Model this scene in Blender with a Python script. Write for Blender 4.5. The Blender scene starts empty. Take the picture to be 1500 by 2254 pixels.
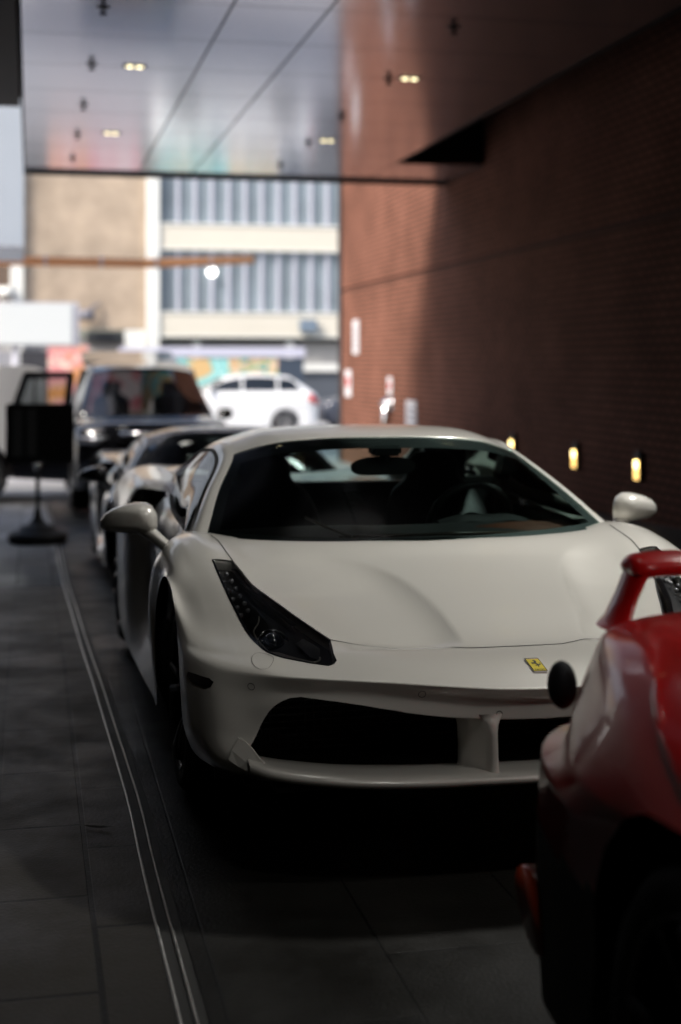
import bpy, bmesh, math, random
import numpy as np
from mathutils import Vector, Matrix
from mathutils.bvhtree import BVHTree
R = math.radians
C = bpy.context.scene.collection
sc = bpy.context.scene
random.seed(7)

# ------------------------------------------------------------------ camera
CAM_H = 1.43
cam = bpy.data.cameras.new("camera")
co = bpy.data.objects.new("camera", cam); C.objects.link(co)
co.location = (0, 0, CAM_H); co.rotation_euler = (R(90), 0, R(-12.3))
cam.sensor_fit = 'HORIZONTAL'; cam.sensor_width = 24; cam.lens = 50.05
cam.shift_y = -(1127 - 800) / 1500
cam.clip_start = .05; cam.clip_end = 600
cam.dof.use_dof = True; cam.dof.focus_distance = 4.25; cam.dof.aperture_fstop = 1.6
sc.camera = co
# ------------------------------------------------------------------ world, sun, exposure
SUN_EL, SUN_AZ = 43, 240
w = bpy.data.worlds.new("World"); sc.world = w; w.use_nodes = True
nt = w.node_tree; bg = nt.nodes['Background']
sky = nt.nodes.new('ShaderNodeTexSky'); sky.sky_type = 'NISHITA'; sky.sun_disc = False
sky.sun_elevation = R(SUN_EL); sky.sun_rotation = R(SUN_AZ)
sky.dust_density = 3.0; sky.ozone_density = .6
nt.links.new(sky.outputs[0], bg.inputs[0]); bg.inputs[1].default_value = .15
sl = bpy.data.lights.new("sun", 'SUN'); sl.energy = 3.0; sl.angle = R(14); sl.color = (1, .95, .88)
so = bpy.data.objects.new("sun", sl); C.objects.link(so)
so.rotation_euler = (R(90 - SUN_EL), 0, R(180 - SUN_AZ))
sc.view_settings.view_transform = 'Standard'; sc.view_settings.look = 'None'
sc.view_settings.gamma = 1; sc.view_settings.exposure = 0.85
sc.cycles.max_bounces = 10; sc.cycles.diffuse_bounces = 3; sc.cycles.glossy_bounces = 6
sc.cycles.transparent_max_bounces = 24; sc.cycles.sample_clamp_indirect = 6
sc.cycles.use_denoising = True
sc.cycles.caustics_reflective = False; sc.cycles.caustics_refractive = False

# ------------------------------------------------------------------ materials
MATS = {}
def mat(name, col, rough=.5, metal=0, coat=0, coat_r=.05, emit=0, ecol=None, var=0, vscale=4, bump=0, bscale=40, spec=.5):
    if name in MATS: return MATS[name]
    m = bpy.data.materials.new(name); m.use_nodes = True; n = m.node_tree; b = n.nodes['Principled BSDF']
    b.inputs['Base Color'].default_value = (*col, 1); b.inputs['Roughness'].default_value = rough
    b.inputs['Metallic'].default_value = metal; b.inputs['Specular IOR Level'].default_value = spec
    if coat: b.inputs['Coat Weight'].default_value = coat; b.inputs['Coat Roughness'].default_value = coat_r
    if emit: b.inputs['Emission Color'].default_value = (*(ecol or col), 1); b.inputs['Emission Strength'].default_value = emit
    if var or bump:
        tc = n.nodes.new('ShaderNodeTexCoord')
        if var:
            no = n.nodes.new('ShaderNodeTexNoise'); no.inputs['Scale'].default_value = vscale; no.inputs['Detail'].default_value = 6
            n.links.new(tc.outputs['Object'], no.inputs['Vector'])
            mx = n.nodes.new('ShaderNodeMix'); mx.data_type = 'RGBA'
            mx.inputs[6].default_value = (*[c * (1 - var) for c in col], 1); mx.inputs[7].default_value = (*[min(1, c * (1 + var)) for c in col], 1)
            n.links.new(no.outputs[0], mx.inputs[0]); n.links.new(mx.outputs[2], b.inputs['Base Color'])
            rr = n.nodes.new('ShaderNodeMapRange'); rr.inputs[3].default_value = max(.02, rough - .12 * min(1, rough * 2)); rr.inputs[4].default_value = min(1, rough + .12 * min(1, rough * 2))
            n.links.new(no.outputs[0], rr.inputs[0]); n.links.new(rr.outputs[0], b.inputs['Roughness'])
        if bump:
            nb = n.nodes.new('ShaderNodeTexNoise'); nb.inputs['Scale'].default_value = bscale; nb.inputs['Detail'].default_value = 4
            n.links.new(tc.outputs['Object'], nb.inputs['Vector'])
            bu = n.nodes.new('ShaderNodeBump'); bu.inputs['Strength'].default_value = bump; bu.inputs['Distance'].default_value = .01
            n.links.new(nb.outputs[0], bu.inputs['Height']); n.links.new(bu.outputs[0], b.inputs['Normal'])
    MATS[name] = m; return m

def glass_mat(name, tint, rough=.01, ior=1.5, boost=0.0):
    if name in MATS: return MATS[name]
    m = bpy.data.materials.new(name); m.use_nodes = True; n = m.node_tree
    for x in list(n.nodes): n.nodes.remove(x)
    o = n.nodes.new('ShaderNodeOutputMaterial'); t = n.nodes.new('ShaderNodeBsdfTransparent'); g = n.nodes.new('ShaderNodeBsdfGlossy')
    f = n.nodes.new('ShaderNodeFresnel'); mx = n.nodes.new('ShaderNodeMixShader')
    t.inputs[0].default_value = (*tint, 1); g.inputs['Roughness'].default_value = rough; f.inputs[0].default_value = ior
    ad = n.nodes.new('ShaderNodeMath'); ad.operation = 'ADD'; ad.inputs[1].default_value = boost; ad.use_clamp = True
    n.links.new(f.outputs[0], ad.inputs[0]); n.links.new(ad.outputs[0], mx.inputs[0])
    n.links.new(t.outputs[0], mx.inputs[1]); n.links.new(g.outputs[0], mx.inputs[2]); n.links.new(mx.outputs[0], o.inputs[0])
    MATS[name] = m; return m

def flake_paint(name, col, rough, metal, coat):
    m = mat(name, col, rough, metal, coat, (.12) if metal < .5 else .04)
    n = m.node_tree; b = n.nodes['Principled BSDF']
    tc = n.nodes.new('ShaderNodeTexCoord'); no = n.nodes.new('ShaderNodeTexNoise'); no.inputs['Scale'].default_value = 900; no.inputs['Detail'].default_value = 1
    n.links.new(tc.outputs['Object'], no.inputs['Vector'])
    bu = n.nodes.new('ShaderNodeBump'); bu.inputs['Strength'].default_value = .04; bu.inputs['Distance'].default_value = .001
    n.links.new(no.outputs[0], bu.inputs['Height']); n.links.new(bu.outputs[0], b.inputs['Normal'])
    return m

PEARL = flake_paint('pearl_white_paint', (.63, .605, .555), .30, .15, 1)
BLACKG = mat('gloss_black', (.006, .006, .007), .12, 0, .6)
BLACKM = mat('matt_black', (.008, .008, .009), .6, var=.3, vscale=9)
VOID = mat('dark_mesh_black', (.003, .003, .003), .8)
RUBBER = mat('tyre_rubber', (.012, .012, .012), .75, var=.3, vscale=14, bump=.3, bscale=60)
CHROME = mat('polished_metal', (.75, .75, .76), .12, 1)
ALLOY = mat('alloy_rim', (.30, .30, .31), .28, 1)
RIMD = mat('dark_alloy_rim', (.05, .05, .055), .3, 1)
GLASS = glass_mat('windscreen_glass', (.56, .68, .65), boost=.02)
LENS = glass_mat('lamp_cover_glass', (.92, .92, .92), boost=.0)
DARKGLASS = mat('tinted_glass', (.006, .008, .009), .03, 0, 0, spec=.8)
SIDEGLASS = mat('side_glass', (.03, .035, .035), .03, 0, 1, spec=1.0)
GAP = mat('panel_gap_black', (.004, .004, .004), .8)
LEATHER = mat('dark_leather', (.012, .011, .011), .45, var=.3, bump=.3, bscale=120)
TAN = mat('reflection_brown', (.09, .028, .014), .5, var=.3)
REDLAMP = mat('red_lamp_plastic', (.35, .01, .01), .2, coat=.6)

# ------------------------------------------------------------------ object helpers
def tag(o, label=None, cat=None, group=None, kind=None):
    if label: o['label'] = label
    if cat: o['category'] = cat
    if group: o['group'] = group
    if kind: o['kind'] = kind
    return o
def thing(name, label, cat, loc=(0, 0, 0), rz=0, group=None):
    o = bpy.data.objects.new(name, None); C.objects.link(o); o.location = loc; o.rotation_euler = (0, 0, rz); o.empty_display_size = .2
    return tag(o, label, cat, group)
def obj(name, bm, m, parent=None, smooth=False, label=None):
    me = bpy.data.meshes.new(name); bm.to_mesh(me); bm.free()
    for x in (m if isinstance(m, (list, tuple)) else [m]): me.materials.append(x)
    if smooth:
        me.polygons.foreach_set('use_smooth', [True] * len(me.polygons))
    o = bpy.data.objects.new(name, me); C.objects.link(o)
    if parent: o.parent = parent
    if label: o['label'] = label
    return o
def add_box(bm, lo, hi, M=None):
    v = [bm.verts.new((x, y, z)) for x in (lo[0], hi[0]) for y in (lo[1], hi[1]) for z in (lo[2], hi[2])]
    for f in ((0, 1, 3, 2), (4, 6, 7, 5), (0, 4, 5, 1), (2, 3, 7, 6), (0, 2, 6, 4), (1, 5, 7, 3)): bm.faces.new([v[i] for i in f])
    if M is not None: bmesh.ops.transform(bm, matrix=M, verts=v)
    return v
def box(lo, hi, bevel=0, seg=2):
    bm = bmesh.new(); add_box(bm, lo, hi)
    if bevel: bmesh.ops.bevel(bm, geom=bm.edges[:] + bm.verts[:], offset=bevel, segments=seg, affect='EDGES')
    bmesh.ops.recalc_face_normals(bm, faces=bm.faces[:]); return bm
def add_tube(bm, pts, r, seg=10, cap=True):
    pts = [Vector(p) for p in pts]; rings = []
    rs = r if isinstance(r, (list, tuple)) else [r] * len(pts)
    for k, p in enumerate(pts):
        t = (pts[min(k + 1, len(pts) - 1)] - pts[max(k - 1, 0)]).normalized()
        a = t.cross(Vector((0, 0, 1)))
        if a.length < 1e-3: a = t.cross(Vector((0, 1, 0)))
        a.normalize(); b = t.cross(a)
        rings.append([bm.verts.new(p + (a * math.cos(2 * math.pi * i / seg) + b * math.sin(2 * math.pi * i / seg)) * rs[k]) for i in range(seg)])
    for A, B in zip(rings, rings[1:]):
        for i in range(seg): bm.faces.new((A[i], A[(i + 1) % seg], B[(i + 1) % seg], B[i]))
    if cap: bm.faces.new(rings[0][::-1]); bm.faces.new(rings[-1])
def tube(pts, r, seg=10):
    bm = bmesh.new(); add_tube(bm, pts, r, seg); bmesh.ops.recalc_face_normals(bm, faces=bm.faces[:]); return bm
def lathe(prof, seg=40, axis='Z'):
    bm = bmesh.new(); rings = []
    for r, h in prof:
        ring = []
        for i in range(seg):
            a = 2 * math.pi * i / seg
            if axis == 'Z': p = (r * math.cos(a), r * math.sin(a), h)
            else: p = (h, r * math.cos(a), r * math.sin(a))
            ring.append(bm.verts.new(p))
        rings.append(ring)
    for A, B in zip(rings, rings[1:]):
        for i in range(seg): bm.faces.new((A[i], A[(i + 1) % seg], B[(i + 1) % seg], B[i]))
    bmesh.ops.recalc_face_normals(bm, faces=bm.faces[:]); return bm
def prism(poly, axis, h0, h1):      # polygon in the two other axes, extruded along axis
    bm = bmesh.new()
    def P(u, v, h): return {'x': (h, u, v), 'y': (u, h, v), 'z': (u, v, h)}[axis]
    A = [bm.verts.new(P(u, v, h0)) for u, v in poly]; B = [bm.verts.new(P(u, v, h1)) for u, v in poly]
    bm.faces.new(A); bm.faces.new(B[::-1])
    for i in range(len(A)):
        j = (i + 1) % len(A); bm.faces.new((A[j], A[i], B[i], B[j]))
    bmesh.ops.recalc_face_normals(bm, faces=bm.faces[:]); return bm
def join(*bms):
    out = bmesh.new()
    for b in bms:
        me = bpy.data.meshes.new('tmp'); b.to_mesh(me); b.free(); out.from_mesh(me); bpy.data.meshes.remove(me)
    return out
def xf(bm, M): bmesh.ops.transform(bm, matrix=M, verts=bm.verts[:]); return bm

# ------------------------------------------------------------------ spline surfaces
def cr_tangents(P, crease=None, w=None):
    n = len(P); h = np.maximum(np.linalg.norm(P[1:] - P[:-1], axis=-1, keepdims=True), 1e-4)
    d = (P[1:] - P[:-1]) / h
    mi = np.empty_like(P); mo = np.empty_like(P)
    mid = (d[:-1] * h[1:] + d[1:] * h[:-1]) / (h[1:] + h[:-1])
    mi[1:-1] = mid; mo[1:-1] = mid
    mo[0] = mi[0] = 1.5 * d[0] - .5 * mid[0] if n > 2 else d[0]; mi[-1] = mo[-1] = 1.5 * d[-1] - .5 * mid[-1] if n > 2 else d[-1]
    if crease:
        for k in crease:
            if 0 < k < n - 1:
                cw = w if w is not None else 1.0
                mi[k] = mi[k] * (1 - cw) + d[k - 1] * cw; mo[k] = mo[k] * (1 - cw) + d[k] * cw
    return mi, mo, h
def interp(P, m, crease=None, w=None):          # P: (n, k, 3) interpolated along axis 0
    mi, mo, h = cr_tangents(P, crease, w); out = []
    for k in range(len(P) - 1):
        for s in range(m):
            t = s / m; t2, t3 = t * t, t * t * t
            out.append((2 * t3 - 3 * t2 + 1) * P[k] + (t3 - 2 * t2 + t) * h[k] * mo[k] + (-2 * t3 + 3 * t2) * P[k + 1] + (t3 - t2) * h[k] * mi[k + 1])
    out.append(P[-1]); return np.array(out)
def grid_surface(rows, m, n, crease_rows=None, cw=None, crease_cols=None):
    """rows[j][i] = (a, y, z) with a >= 0 ; mirrored to both sides. returns array (J, I, 3) with x from -a_max to a_max"""
    G = np.array(rows, float)
    left = G[:, ::-1].copy(); left[..., 0] *= -1
    F = np.concatenate([left[:, :-1], G], 1)
    wfull = None
    if cw is not None:
        c = np.array(cw, float); wfull = np.concatenate([c[::-1][:-1], c])[:, None]
    A = interp(F, m, crease_rows, wfull)
    A = np.swapaxes(A, 0, 1)
    cc = None
    if crease_cols:
        N = len(rows[0]) - 1; cc = sorted({N - k for k in crease_cols} | {N + k for k in crease_cols})
    B = interp(A, n, cc)
    return np.swapaxes(B, 0, 1)
def grid_bm(S, keep=None, m=1, n=1):
    bm = bmesh.new(); J, I = S.shape[:2]
    V = [[None] * I for _ in range(J)]
    def g(j, i):
        if V[j][i] is None: V[j][i] = bm.verts.new(S[j, i])
        return V[j][i]
    for j in range(J - 1):
        for i in range(I - 1):
            if keep is None or keep(j / m, i / n): bm.faces.new((g(j, i), g(j, i + 1), g(j + 1, i + 1), g(j + 1, i)))
    return bm
def inside(p, poly):
    x, y = p; c = False; j = len(poly) - 1
    for i in range(len(poly)):
        xi, yi = poly[i]; xj, yj = poly[j]
        if (yi > y) != (yj > y) and x < (xj - xi) * (y - yi) / (yj - yi) + xi: c = not c
        j = i
    return c
def smooth_poly(P, n=5):
    P = np.array(P, float); N = len(P); out = []
    for k in range(N):
        a, b, c, d = P[(k - 1) % N], P[k], P[(k + 1) % N], P[(k + 2) % N]
        for s in range(n):
            t = s / n
            out.append(tuple(.5 * ((2 * b) + (-a + c) * t + (2 * a - 5 * b + 4 * c - d) * t * t + (-a + 3 * b - 3 * c + d) * t ** 3)))
    return out
def cut(bm, poly, ax, cond=None, margin=.03, keep_out=True):
    """cut polygon (in the two coordinate axes ax) out of an open surface; returns the cut-out as its own bmesh"""
    a, b = ax; cond = cond or (lambda c: True)
    n = len(poly); us = [p[0] for p in poly]; vs_ = [p[1] for p in poly]
    u0, u1, v0, v1 = min(us) - margin, max(us) + margin, min(vs_) - margin, max(vs_) + margin
    def near_(c): return u0 < c[a] < u1 and v0 < c[b] < v1 and cond(c)
    cand = {f: f.calc_center_median() for f in bm.faces}
    cand = {f: c for f, c in cand.items() if near_(c)}
    for k in range(n):
        p = Vector(poly[k]); q = Vector(poly[(k + 1) % n]); d = q - p
        if d.length < 1e-6: continue
        L = d.length; dn = d / L; no2 = (-dn.y, dn.x); fs = []
        for f, c in cand.items():
            u = (c[a] - p.x) * dn.x + (c[b] - p.y) * dn.y
            if -margin < u < L + margin and abs((c[a] - p.x) * no2[0] + (c[b] - p.y) * no2[1]) < margin: fs.append(f)
        if not fs: continue
        geom = set(fs)
        for f in fs: geom.update(f.edges); geom.update(f.verts); cand.pop(f)
        co_ = [0, 0, 0]; no_ = [0, 0, 0]; co_[a], co_[b] = p; no_[a], no_[b] = no2
        r_ = bmesh.ops.bisect_plane(bm, geom=list(geom), dist=1e-6, plane_co=co_, plane_no=no_)
        for f in r_['geom']:
            if isinstance(f, bmesh.types.BMFace): cand[f] = f.calc_center_median()
    sel = [f for f, c in cand.items() if f.is_valid and cond(c) and inside((c[a], c[b]), poly)]
    out = bmesh.new(); vm = {}
    for f in sel:
        vs = []
        for v in f.verts:
            if v not in vm: vm[v] = out.verts.new(v.co)
            vs.append(vm[v])
        out.faces.new(vs)
    bmesh.ops.delete(bm, geom=sel, context='FACES')
    return out
def rim_loop_extrude(bm, poly, ax, vec, cond=None, tol=.004):
    a, b = ax; es = []
    def near(c):
        p = Vector((c[a], c[b]))
        for k in range(len(poly)):
            s = Vector(poly[k]); t = Vector(poly[(k + 1) % len(poly)]); d = t - s
            if d.length < 1e-6: continue
            u = max(0, min(1, (p - s).dot(d) / d.length_squared))
            if (p - (s + d * u)).length < tol: return True
        return False
    for e in bm.edges:
        if len(e.link_faces) == 1:
            m_ = (e.verts[0].co + e.verts[1].co) / 2
            if (cond is None or cond(m_)) and near(m_): es.append(e)
    if not es: return
    r = bmesh.ops.extrude_edge_only(bm, edges=es)
    bmesh.ops.translate(bm, verts=[g for g in r['geom'] if isinstance(g, bmesh.types.BMVert)], vec=vec)

class Surf:      # ray helper onto a finished body surface
    def __init__(s, bm): bm.normal_update(); s.t = BVHTree.FromBMesh(bm)
    def down(s, x, y):
        h = s.t.ray_cast(Vector((x, y, 3)), Vector((0, 0, -1))); return h[0], (h[1] if h[1] is None or h[1].z > 0 else -h[1])
    def front(s, x, z):
        h = s.t.ray_cast(Vector((x, -2, z)), Vector((0, 1, 0))); return h[0], (h[1] if h[1] is None or h[1].y < 0 else -h[1])
    def side(s, y, z, sg):
        h = s.t.ray_cast(Vector((sg * 3, y, z)), Vector((-sg, 0, 0))); return h[0], (h[1] if h[1] is None or h[1].x * sg > 0 else -h[1])
def ribbon(hits, width, lift=.0012, closed=False):
    hits = [h for h in hits if h[0] is not None]; bm = bmesh.new(); P = [h[0] + h[1] * lift for h in hits]; n = len(P); row = []
    for k in range(n):
        if closed: t = P[(k + 1) % n] - P[k - 1]
        else: t = P[min(k + 1, n - 1)] - P[max(k - 1, 0)]
        s = t.cross(hits[k][1]).normalized() * width / 2
        row.append((bm.verts.new(P[k] - s), bm.verts.new(P[k] + s)))
    for k in range(n if closed else n - 1):
        A, B = row[k], row[(k + 1) % n]; bm.faces.new((A[0], A[1], B[1], B[0]))
    return bm
def dens(pts, n=12):
    out = []
    for a, b in zip(pts, pts[1:]):
        for s in range(n): out.append(tuple(a[i] + (b[i] - a[i]) * s / n for i in range(len(a))))
    out.append(tuple(pts[-1])); return out
def spl(pts, n=8): return [tuple(p) for p in interp(np.array(pts, float)[:, None, :], n)[:, 0, :]]

# ------------------------------------------------------------------ wheels
def wheel(parent, x, y, z, r, wd, sg, rimmat, spokes=5, steer=0, rr=None):
    rr = rr or r * .74
    T = lathe([(rr, -wd / 2 + .01), (rr + .02, -wd / 2), (r - .03, -wd / 2), (r - .008, -wd / 2 + .02), (r, -wd / 2 + .045), (r, wd / 2 - .045), (r - .008, wd / 2 - .02), (r - .03, wd / 2), (rr + .02, wd / 2), (rr, wd / 2 - .01)], 48, 'X')
    e = obj('wheel', lathe([(rr - .005, -wd / 2 + .012), (rr + .006, -wd / 2), (rr + .006, -wd / 2 + .02), (rr - .02, -wd / 2 + .05), (rr - .03, wd / 2 - .05), (rr + .006, wd / 2 - .012), (rr + .006, wd / 2), (rr - .012, wd / 2 - .004), (rr - .022, wd / 2 - .04), (rr - .03, -wd / 2 + .05)], 48, 'X'), rimmat, parent, True)
    e.location = (x, y, z); e.rotation_euler = (0, 0, steer)
    obj('tyre', T, RUBBER, e, True)
    b = bmesh.new()
    for k in range(spokes):
        for off in (-.17, .17):
            a = 2 * math.pi * k / spokes; a2 = a + off
            p0 = Vector((sg * (wd / 2 - .06), math.cos(a) * .05, math.sin(a) * .05)); p1 = Vector((sg * (wd / 2 - .015), math.cos(a2) * (rr - .01), math.sin(a2) * (rr - .01)))
            add_tube(b, [p0, (p0 + p1) / 2 + Vector((sg * .01, 0, 0)), p1], [.02, .016, .02], 8)
    obj('spokes', b, rimmat, e, True)
    h = lathe([(.0, .02), (.035, .018), (.045, 0), (.06, -.02), (.06, -.06)], 24, 'X'); xf(h, Matrix.Translation((sg * (wd / 2 - .06), 0, 0)) @ Matrix.Scale(sg, 4, (1, 0, 0)))
    bmesh.ops.recalc_face_normals(h, faces=h.faces[:]); obj('hub_cap', h, rimmat, e, True)
    d = lathe([(.0, -.01), (rr * .82, -.01), (rr * .82, .01), (0, .01)], 32, 'X'); xf(d, Matrix.Translation((sg * .0, 0, 0))); obj('brake_disc', d, mat('brake_steel', (.12, .12, .12), .35, 1), e, True)
    return e

# ------------------------------------------------------------------ mid-engined sports car
def arch(y, c=1.1, zc=.33, r=.385): return zc + math.sqrt(max(0, r * r - (y - c) ** 2))
SUP = [ # rows nose -> tail : ten columns, centre -> wheel arch / sill
 [(0,.10,.255),(.15,.10,.255),(.30,.11,.255),(.45,.13,.255),(.58,.17,.26),(.68,.22,.262),(.77,.28,.265),(.845,.35,.27),(.895,.48,.268),(.915,.655,.262)],
 [(0,.05,.30),(.15,.05,.30),(.30,.06,.30),(.45,.08,.302),(.58,.12,.305),(.68,.155,.31),(.785,.205,.318),(.865,.265,.33),(.918,.45,.325),(.932,.70,.312)],
 [(0,.05,.39),(.15,.05,.39),(.30,.065,.39),(.45,.10,.395),(.58,.14,.40),(.68,.19,.40),(.79,.245,.40),(.877,.315,.405),(.930,.48,.41),(.94,.722,.41)],
 [(0,.045,.452),(.15,.05,.456),(.30,.065,.465),(.45,.10,.482),(.58,.145,.49),(.68,.195,.485),(.79,.275,.462),(.880,.355,.465),(.932,.51,.465),(.942,.742,.465)],
 [(0,.040,.505),(.15,.045,.507),(.30,.068,.513),(.45,.108,.520),(.58,.160,.522),(.68,.220,.518),(.79,.300,.508),(.877,.385,.508),(.930,.53,.505),(.942,.757,.50)],
 [(0,.012,.541),(.15,.018,.545),(.30,.045,.555),(.45,.093,.561),(.58,.150,.562),(.68,.212,.559),(.78,.305,.552),(.866,.41,.545),(.925,.555,.538),(.942,.775,.535)],
 [(0,.145,.580),(.15,.15,.581),(.30,.17,.584),(.45,.21,.588),(.58,.265,.583),(.69,.335,.582),(.775,.43,.583),(.857,.53,.577),(.918,.66,.575),(.942,.815,.588)],
 [(0,.36,.606),(.15,.36,.606),(.30,.375,.609),(.44,.395,.613),(.55,.425,.622),(.66,.475,.622),(.755,.56,.612),(.848,.66,.605),(.912,.77,.613),(.943,.872,.642)],
 [(0,.62,.662),(.15,.62,.661),(.30,.62,.656),(.45,.63,.652),(.585,.65,.668),(.685,.69,.680),(.775,.76,.672),(.853,.83,.662),(.915,.91,.662),(.944,.968,.693)],
 [(0,.88,.713),(.15,.88,.711),(.30,.88,.705),(.45,.885,.700),(.61,.90,.711),(.715,.93,.731),(.795,.98,.745),(.865,1.02,.737),(.922,1.06,.728),(.948,1.09,.716)],
 [(0,1.10,.757),(.16,1.10,.755),(.31,1.10,.750),(.46,1.11,.747),(.64,1.13,.762),(.74,1.16,.788),(.815,1.18,.798),(.878,1.20,.787),(.932,1.23,.757),(.953,1.25,.686)],
 [(0,1.27,.798),(.17,1.275,.797),(.33,1.29,.796),(.49,1.33,.797),(.665,1.39,.803),(.77,1.42,.816),(.835,1.43,.819),(.892,1.44,.802),(.942,1.45,.752),(.958,1.43,.530)],
 [(0,1.45,.78),(.2,1.45,.78),(.38,1.47,.785),(.55,1.50,.79),(.715,1.56,.802),(.79,1.59,.813),(.84,1.60,.806),(.888,1.61,.778),(.925,1.62,.69),(.945,1.52,.20)],
 [(0,1.85,.80),(.2,1.85,.80),(.4,1.85,.80),(.6,1.85,.80),(.755,1.85,.806),(.795,1.85,.808),(.832,1.85,.79),(.862,1.85,.72),(.875,1.85,.50),(.935,1.80,.16)],
 [(0,2.2,.80),(.2,2.2,.80),(.4,2.2,.80),(.6,2.2,.81),(.76,2.2,.815),(.798,2.2,.815),(.826,2.2,.785),(.846,2.2,.67),(.852,2.2,.44),(.945,2.2,.15)],
 [(0,2.6,.82),(.2,2.6,.82),(.4,2.6,.82),(.6,2.6,.83),(.74,2.6,.838),(.79,2.6,.84),(.838,2.6,.80),(.862,2.6,.67),(.868,2.6,.44),(.955,2.6,.15)],
 [(0,2.95,.82),(.2,2.95,.82),(.4,2.95,.84),(.56,2.95,.87),(.68,2.95,.872),(.80,2.95,.885),(.895,2.95,.868),(.950,2.95,.76),(.962,2.95,.55),(.965,2.95,.155)],
 [(0,3.2,.82),(.2,3.2,.825),(.38,3.2,.84),(.52,3.2,.87),(.64,3.2,.882),(.79,3.2,.898),(.90,3.2,.884),(.965,3.2,.78),(.978,3.22,.58),(.972,3.36,.25)],
 [(0,3.45,.82),(.2,3.45,.825),(.36,3.45,.84),(.50,3.45,.87),(.64,3.45,.885),(.79,3.45,.902),(.895,3.45,.888),(.962,3.45,.80),(.979,3.43,.67),(.976,3.45,.58)],
 [(0,3.75,.81),(.2,3.75,.815),(.36,3.75,.83),(.50,3.75,.86),(.64,3.75,.882),(.78,3.75,.90),(.882,3.75,.885),(.945,3.75,.83),(.972,3.75,.765),(.977,3.75,.72)],
 [(0,4.05,.795),(.2,4.05,.80),(.36,4.05,.815),(.50,4.05,.845),(.64,4.05,.87),(.77,4.05,.885),(.86,4.05,.868),(.93,4.05,.79),(.962,4.05,.67),(.970,4.05,.575)],
 [(0,4.35,.79),(.2,4.35,.795),(.36,4.35,.81),(.50,4.34,.84),(.64,4.32,.858),(.76,4.30,.862),(.84,4.27,.83),(.905,4.24,.73),(.94,4.20,.56),(.95,4.14,.30)],
 [(0,4.50,.78),(.2,4.50,.785),(.36,4.49,.80),(.50,4.48,.82),(.63,4.46,.83),(.74,4.43,.825),(.82,4.38,.77),(.88,4.32,.65),(.91,4.26,.46),(.92,4.18,.24)],
 [(0,4.56,.66),(.2,4.56,.665),(.36,4.55,.67),(.50,4.54,.68),(.62,4.52,.68),(.72,4.49,.67),(.80,4.44,.62),(.86,4.37,.52),(.885,4.30,.36),(.895,4.20,.21)],
 [(0,4.52,.30),(.2,4.52,.30),(.36,4.51,.30),(.50,4.50,.30),(.61,4.48,.30),(.70,4.45,.29),(.77,4.41,.27),(.83,4.34,.23),(.85,4.27,.21),(.86,4.19,.19)],
]
GH = [ # greenhouse rows: centre -> side glass edge
 [(0,1.22,.780),(.30,1.27,.781),(.56,1.36,.786),(.772,1.47,.797),(.800,1.50,.800),(.822,1.56,.796)],
 [(0,1.60,.985),(.27,1.63,.980),(.50,1.69,.966),(.690,1.76,.937),(.720,1.79,.936),(.738,1.84,.915)],
 [(0,1.93,1.132),(.25,1.95,1.128),(.44,1.99,1.108),(.590,2.05,1.064),(.620,2.08,1.062),(.645,2.12,1.040)],
 [(0,2.05,1.155),(.25,2.07,1.151),(.44,2.12,1.133),(.578,2.20,1.094),(.612,2.22,1.090),(.640,2.25,1.064)],
 [(0,2.50,1.160),(.25,2.50,1.155),(.43,2.50,1.138),(.565,2.50,1.100),(.607,2.50,1.088),(.645,2.50,1.058)],
 [(0,2.82,1.130),(.25,2.82,1.127),(.42,2.82,1.110),(.545,2.82,1.075),(.600,2.82,1.052),(.655,2.82,1.010)],
 [(0,3.15,1.0),(.25,3.15,1.0),(.43,3.15,.985),(.550,3.15,.985),(.635,3.15,.965),(.705,3.12,.918)],
 [(0,3.60,.90),(.25,3.60,.90),(.43,3.60,.885),(.560,3.60,.905),(.655,3.60,.912),(.745,3.55,.895)],
]
GR = [(0,.452),(.144,.456),(.251,.463),(.386,.478),(.504,.496),(.60,.505),(.69,.503),(.735,.476),(.762,.437),(.780,.400),(.799,.370),(.785,.340),(.745,.315),(.70,.20),(0,.20)]
HL = [(.731,1.067),(.764,1.072),(.797,1.075),(.791,.963),(.780,.841),(.766,.708),(.751,.582),(.739,.502),(.719,.417),(.688,.361),(.644,.313),(.600,.272),(.573,.250),(.558,.256),(.547,.32),(.537,.396),(.532,.438),(.565,.515),(.612,.636),(.650,.745),(.679,.820),(.696,.878),(.712,.972)]
HLS = [tuple(p) for p in spl(HL[2:13], 4)] + [tuple(p) for p in spl(HL[12:17], 3)[1:]] + [tuple(p) for p in spl(HL[16:] + [HL[0]], 4)[1:]] + [(.748,1.071),(.764,1.073),(.782,1.075)]
ARC_L = [(.16,.17),(.146,.311),(.139,.449),(.141,.587),(.153,.726),(.175,.866),(.219,.999),(.277,1.086),(.356,1.163),(.426,1.215),(.497,1.27)]
ARC_R = [(.20,.17),(.225,.33),(.255,.45),(.289,.555),(.34,.764),(.387,.943),(.431,1.057),(.493,1.155),(.57,1.218),(.66,1.25)]
ARC_S = {-1: np.array(spl(ARC_L, 10)), 1: np.array(spl(ARC_R, 10))}
def arcdist(x, y, sg):
    A = ARC_S[sg]; p = np.array((x, y)); d2 = ((A - p) ** 2).sum(1); k = int(d2.argmin()); k0 = min(max(k, 1), len(A) - 2)
    best = 9
    for q in (k0 - 1, k0):
        a, b = A[q], A[q + 1]; ab_ = b - a; u = min(1, max(0, float((p - a) @ ab_ / (ab_ @ ab_)))); best = min(best, float(np.linalg.norm(p - a - ab_ * u)))
    a, b = A[k0 - 1], A[k0 + 1]; s = (b[0] - a[0]) * (y - a[1]) - (b[1] - a[1]) * (x - a[0])
    return best * (1 if s < 0 else -1), k / (len(A) - 1)

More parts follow.
